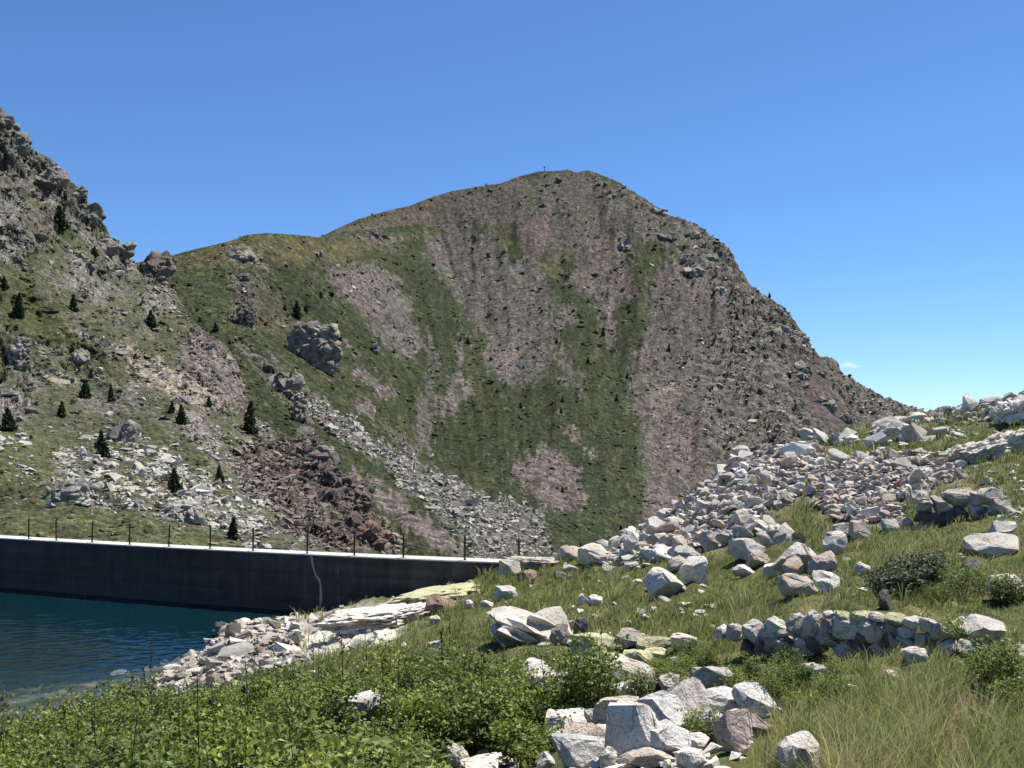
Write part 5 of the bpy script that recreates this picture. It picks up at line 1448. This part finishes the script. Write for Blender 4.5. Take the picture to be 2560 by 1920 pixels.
bt = np.repeat(np.arange(len(tp)), NB); nb_ = len(bt)
rad = np.clip(0.03+0.0045*td, 0, .16)[bt]
ang = rng.uniform(0, 2*math.pi, nb_); rr = rad*np.sqrt(rng.uniform(size=nb_))
bx = tx[bt]+rr*np.cos(ang); by = td[bt]+rr*np.sin(ang)
bz = ground_at(CX+bx/by*F, by)-0.01
bh = hgt[bt]*rng.uniform(.55, 1.15, nb_); bw = np.maximum(0.0048, 0.00068*by)*rng.uniform(.7, 1.3, nb_)
lean = rng.uniform(.2, 1.0, nb_); la = ang+rng.normal(size=nb_)*0.5
tl = rng.uniform(0, 2*math.pi, len(tp)); tm = rng.uniform(0, .45, len(tp))
lx = np.cos(la)*lean*0.75+0.14+(np.cos(tl)*tm)[bt]; ly = np.sin(la)*lean*0.75+(np.sin(tl)*tm)[bt]
fx = rng.uniform(0, 2*math.pi, nb_); wxv = np.cos(fx)*bw/2; wyv = np.sin(fx)*bw/2
p0 = np.stack([bx, by, bz], 1); p1 = np.stack([bx+lx*bh*.35, by+ly*bh*.35, bz+bh*.62], 1); p2 = np.stack([bx+lx*bh, by+ly*bh, bz+bh*.98-0.12*bh*lean], 1)
wv = np.stack([wxv, wyv, np.zeros(nb_)], 1)
V = np.stack([p0-wv, p0+wv, p1-wv*.8, p1+wv*.8, p2], 1).reshape(-1, 3)
k0 = (np.arange(nb_)*5)[:, None]
T = np.concatenate([k0+np.array([[0, 1, 3]]), k0+np.array([[0, 3, 2]]), k0+np.array([[2, 3, 4]])])
tuftv = rng.normal(size=len(tp))*.22
mixv = np.clip(0.26+0.6*n1[bt]+0.25*n2[bt]+tuftv[bt]+rng.normal(size=nb_)*0.15+0.10*longg[bt], 0, 1)[:, None]
cg = np.array([.175, .235, .050])*(1-mixv)+np.array([.500, .440, .215])*mixv
cg *= rng.uniform(.7, 1.3, size=(nb_, 1))
red_ = (rng.uniform(size=(nb_, 1)) < 0.03); cg = np.where(red_, np.array([.22, .13, .07]), cg)
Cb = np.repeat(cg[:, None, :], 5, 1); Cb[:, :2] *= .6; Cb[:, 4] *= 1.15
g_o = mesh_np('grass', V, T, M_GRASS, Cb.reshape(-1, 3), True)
tag(g_o, 'long green and straw coloured grass over the slope', kind='stuff')

# ------------------------------------------------------------------ shrubs
def shrub_meshes(seed, n_stem, height, spread, leaf_l, leaf_w, cols, nodes=13, per=4, droop=0.5, bare_twigs=1):
    r = np.random.default_rng(seed)
    V, Fc, Cc = [], [], []; SV, SF, SCc = [], [], []
    def stem(pts, r0, r1, col):
        base = len(SV)
        for k, q in enumerate(pts):
            rad_ = r0+(r1-r0)*k/(len(pts)-1)
            for j in range(3):
                SV.append(q+np.array([math.cos(j*2.1), math.sin(j*2.1), 0])*rad_); SCc.append(col)
            if k:
                for j in range(3):
                    SF.append((base+(k-1)*3+j, base+(k-1)*3+(j+1) % 3, base+k*3+(j+1) % 3, base+k*3+j))
    for s_ in range(n_stem):
        a = r.uniform(0, 2*math.pi); rb = spread*0.35*math.sqrt(r.uniform()); out_ = spread*r.uniform(.2, .75)
        h = height*r.uniform(.55, 1.05)
        b0 = np.array([math.cos(a)*rb, math.sin(a)*rb, -0.05]); e = np.array([math.cos(a)*(rb+out_*.6), math.sin(a)*(rb+out_*.6), h])
        midp = (b0+e)/2+np.array([0, 0, h*.12])
        pts = [(1-t)**2*b0+2*t*(1-t)*midp+t*t*e for t in np.linspace(0, 1, 5)]
        stem(pts, .005, .0018, np.array([.07, .05, .035])*r.uniform(.6, 1.4))
        tone = r.uniform(.75, 1.25)
        for k in range(nodes):
            t = 0.22+0.8*k/nodes; c = (1-t)**2*b0+2*t*(1-t)*midp+t*t*e
            fa = r.uniform(0, 2*math.pi); fd = np.array([math.cos(fa), math.sin(fa), r.uniform(-.1, .55)]); fd /= np.linalg.norm(fd)
            for q in range(per):
                lp = c+fd*leaf_l*(0.5+0.75*q*.7)+r.normal(size=3)*leaf_l*.22
                u = fd+np.array([0, 0, -droop*.3])+r.normal(size=3)*.6; u /= np.linalg.norm(u)
                upv = np.array([0, 0, 1.])+r.normal(size=3)*.55
                w_ = np.cross(u, upv); w_ /= np.linalg.norm(w_)+1e-9; nn = np.cross(w_, u)
                L = leaf_l*r.uniform(.7, 1.25); W = leaf_w*r.uniform(.7, 1.25)
                o_ = len(V)
                V += [lp-u*L*.5, lp+w_*W*.5+nn*W*.12, lp+u*L*.5, lp-w_*W*.5+nn*W*.12]
                Fc += [(o_, o_+1, o_+2), (o_, o_+2, o_+3)]
                cl_ = cols[0]+(cols[1]-cols[0])*r.uniform()**1.3
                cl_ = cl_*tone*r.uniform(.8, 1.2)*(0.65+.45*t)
                Cc += [cl_]*4
    for s_ in range(bare_twigs):
        a = r.uniform(0, 2*math.pi); rb = spread*.5*r.uniform()
        b0 = np.array([math.cos(a)*rb, math.sin(a)*rb, 0.1]); e = b0+np.array([r.normal()*.12, r.normal()*.12, height*r.uniform(1.0, 1.35)])
        stem([b0+(e-b0)*t+np.array([.02*math.sin(3*t), 0, 0]) for t in np.linspace(0, 1, 4)], .006, .003, np.array([.20, .17, .14]) if r.uniform() < .45 else np.array([.05, .035, .03]))
        if r.uniform() < .6:
            for q in range(8):
                c = e-np.array([0, 0, height*.04*q])+r.normal(size=3)*.012; o_ = len(V); s = .018
                V += [c+np.array([s, 0, 0]), c+np.array([0, s, s]), c-np.array([s, 0, 0]), c-np.array([0, s, s])]; Fc += [(o_, o_+1, o_+2), (o_, o_+2, o_+3)]; Cc += [np.array([.06, .05, .03])]*4
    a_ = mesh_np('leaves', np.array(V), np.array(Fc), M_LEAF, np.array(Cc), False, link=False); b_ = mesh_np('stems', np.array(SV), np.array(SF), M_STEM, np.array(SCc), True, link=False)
    d_ = (a_.data, b_.data); bpy.data.objects.remove(a_); bpy.data.objects.remove(b_)
    return d_
LIGHT = (np.array([.085, .122, .020]), np.array([.235, .265, .060])); DARKL = (np.array([.020, .034, .014]), np.array([.050, .070, .030])); FERN = (np.array([.11, .15, .03]), np.array([.20, .22, .06]))
SH = [shrub_meshes(200+k, 20, .46+.07*k, .55, .052, .031, LIGHT, 15, 6, bare_twigs=k % 2) for k in range(6)]
def shrub(x, y, z, kind, s, label, group, name='shrub', protos=SH, yaw=None):
    root = empty(name, (x, y, z))
    for nm, me in zip(('leaves', 'stems'), protos[kind]):
        o = bpy.data.objects.new(nm, me); COL.objects.link(o); o.parent = root
    root.scale = (s, s, s*random.uniform(.85, 1.1)); root.rotation_euler = (0, 0, random.uniform(0, 6.28) if yaw is None else yaw)
    return tag(root, label, 'shrub', group)
rng = np.random.default_rng(70)
placed = []
cand = 0
lone = [o for o in bpy.data.objects if o.get('label') in ('blue grey boulder alone in the dense shrubs', 'long white boulder lying in the shrubs', 'low white rock under stems at the bottom edge', 'speckled rock in shrubs at the bottom edge', 'large slanting grey slab rising out of the shrubs', 'smooth yellow lichened boulder shaped like a loaf', 'flat topped white boulder at the left of the pile', 'white rock at the bottom left of the pile', 'blue grey boulder with a shaded front at the bottom')]
heroes = [o for o in bpy.data.objects if o.get('category') == 'boulder' and o.location.y < 16]
while cand < 6000 and len(placed) < 240:
    cand += 1
    d = math.exp(rng.uniform(math.log(4.6), math.log(15.0))); px = rng.uniform(-260, 610)
    x = (px-CX)/F*d; z = float(ground_at(px, d)); py = HY+(EYE-z)/d*F
    if poly_sd(px, min(py, 790) - 28, THICK) < -6: continue
    if any((x-a)**2+(d-b_)**2 < (0.42*(0.8+0.02*d))**2 for a, b_ in placed): continue
    if any(((x-h.location.x)**2+(d-h.location.y)**2) < (0.30+h.dimensions.x*.4)**2 for h in heroes if True): continue
    if any(abs(px-(CX+h.location.x/h.location.y*F)) < h.dimensions.x/h.location.y*F*.5+14 and h.location.y-3.2 < d < h.location.y+.2 for h in lone): continue
    placed.append((x, d))
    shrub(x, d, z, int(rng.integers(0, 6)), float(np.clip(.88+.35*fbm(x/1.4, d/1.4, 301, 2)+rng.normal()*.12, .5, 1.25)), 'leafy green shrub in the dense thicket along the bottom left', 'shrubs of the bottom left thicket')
n_a = 0; tries = 0; pl2 = []
while n_a < 26 and tries < 3000:
    tries += 1
    q = in_poly(THICK2, 1, rng)[0]
    x, y, z = ground_hit(*q)
    if any((x-a)**2+(y-b_)**2 < .09 for a, b_ in pl2): continue
    pl2.append((x, y)); n_a += 1
    shrub(x, y, z, int(rng.integers(0, 6)), rng.uniform(.30, .48), 'low leafy plant in the green patch between pile and wall', 'leafy plants between pile and wall')
RH = [shrub_meshes(300, 95, .60, .62, .05, .024, DARKL, 13, 6, .3, 0)]
x, y, z = ground_hit(918, 598)
o = shrub(x, y+.3, z-.1, 0, 1.25, 'dark glossy rhododendron bush in the right hand grass', None, 'rhododendron_bush', RH, 0.5)
o.scale = (1.75, 1.0, .95); o.rotation_euler = (0, -0.28, 0.4)
FN = [shrub_meshes(310+k, 16, .55, .5, .07, .02, FERN, 12, 5, .6, 0) for k in range(2)]
for (px, py, s, lab) in ((955, 600, .9, 'yellow green fern clump above the lower wall'), (975, 592, .8, 'yellow green fern clump right of the other clump'), (938, 605, .6, 'small yellow green fern beside the wall end'), (748, 556, .55, 'bright green tuft below the pinkish slab')):
    x, y, z = ground_hit(px, py); shrub(x, y, z, n_a % 2, s, lab, None, 'fern', FN)
for (px, py, s, lab) in ((944, 652, .7, 'leafy stem plant at the right end of the lower wall'), (985, 676, .6, 'leafy stem plant in front of the dark blue boulder'), (1002, 672, .55, 'leafy stem plant near the right edge rocks'), (1000, 712, .75, 'dark leaved plant below the bright right slab'),
                        (1015, 715, .7, 'dark leaved plant under the right edge boulder'), (1010, 606, .8, 'leafy plant over the pale right block'), (770, 652, .35, 'small leafy plant at the left foot of the lower wall'), (668, 690, .5, 'leafy plant on top of the foreground pile'), (640, 702, .5, 'leafy plant in front of the pointed pale boulder'), (700, 752, .45, 'leafy plant at the lower right of the pile')):
    x, y, z = ground_hit(px, py); shrub(x, y, z, int(px) % 6, s, lab, None, 'leafy_plant')

# ------------------------------------------------------------------ one small cloud, kilometres away
m = bpy.data.materials.new('cloud_vapour'); m.use_nodes = True; nt = m.node_tree; nt.nodes.clear()
out = nt.nodes.new('ShaderNodeOutputMaterial'); pv = nt.nodes.new('ShaderNodeVolumePrincipled')
pv.inputs['Color'].default_value = (1, 1, 1, 1); pv.inputs['Density'].default_value = 0.012; pv.inputs['Anisotropy'].default_value = 0.3
nt.links.new(pv.outputs[0], out.inputs['Volume'])
bm = bmesh.new(); r = np.random.default_rng(9)
for (cx_, cz_, s) in ((-38, 4, 22), (-18, 6, 26), (4, 2, 22), (26, -2, 17), (46, -4, 12), (-52, 2, 10)):
    g_ = bmesh.ops.create_icosphere(bm, subdivisions=3, radius=1.0)['verts']
    for v in g_: v.co = Vector((v.co.x*s*1.3+cx_, v.co.y*s*1.2, v.co.z*s*.55+cz_))
me = bpy.data.meshes.new('cloud'); bm.to_mesh(me); bm.free(); me.materials.append(m)
o = bpy.data.objects.new('cloud', me); COL.objects.link(o)
o.location = ((851-CX)/F*6000, 6000, EYE+(HY-366)/F*6000)
md = o.modifiers.new('merge', 'REMESH'); md.mode = 'VOXEL'; md.voxel_size = 3.0
SC.cycles.volume_bounces = 3
tag(o, 'small white cloud low in the sky beside the right ridge', 'cloud')
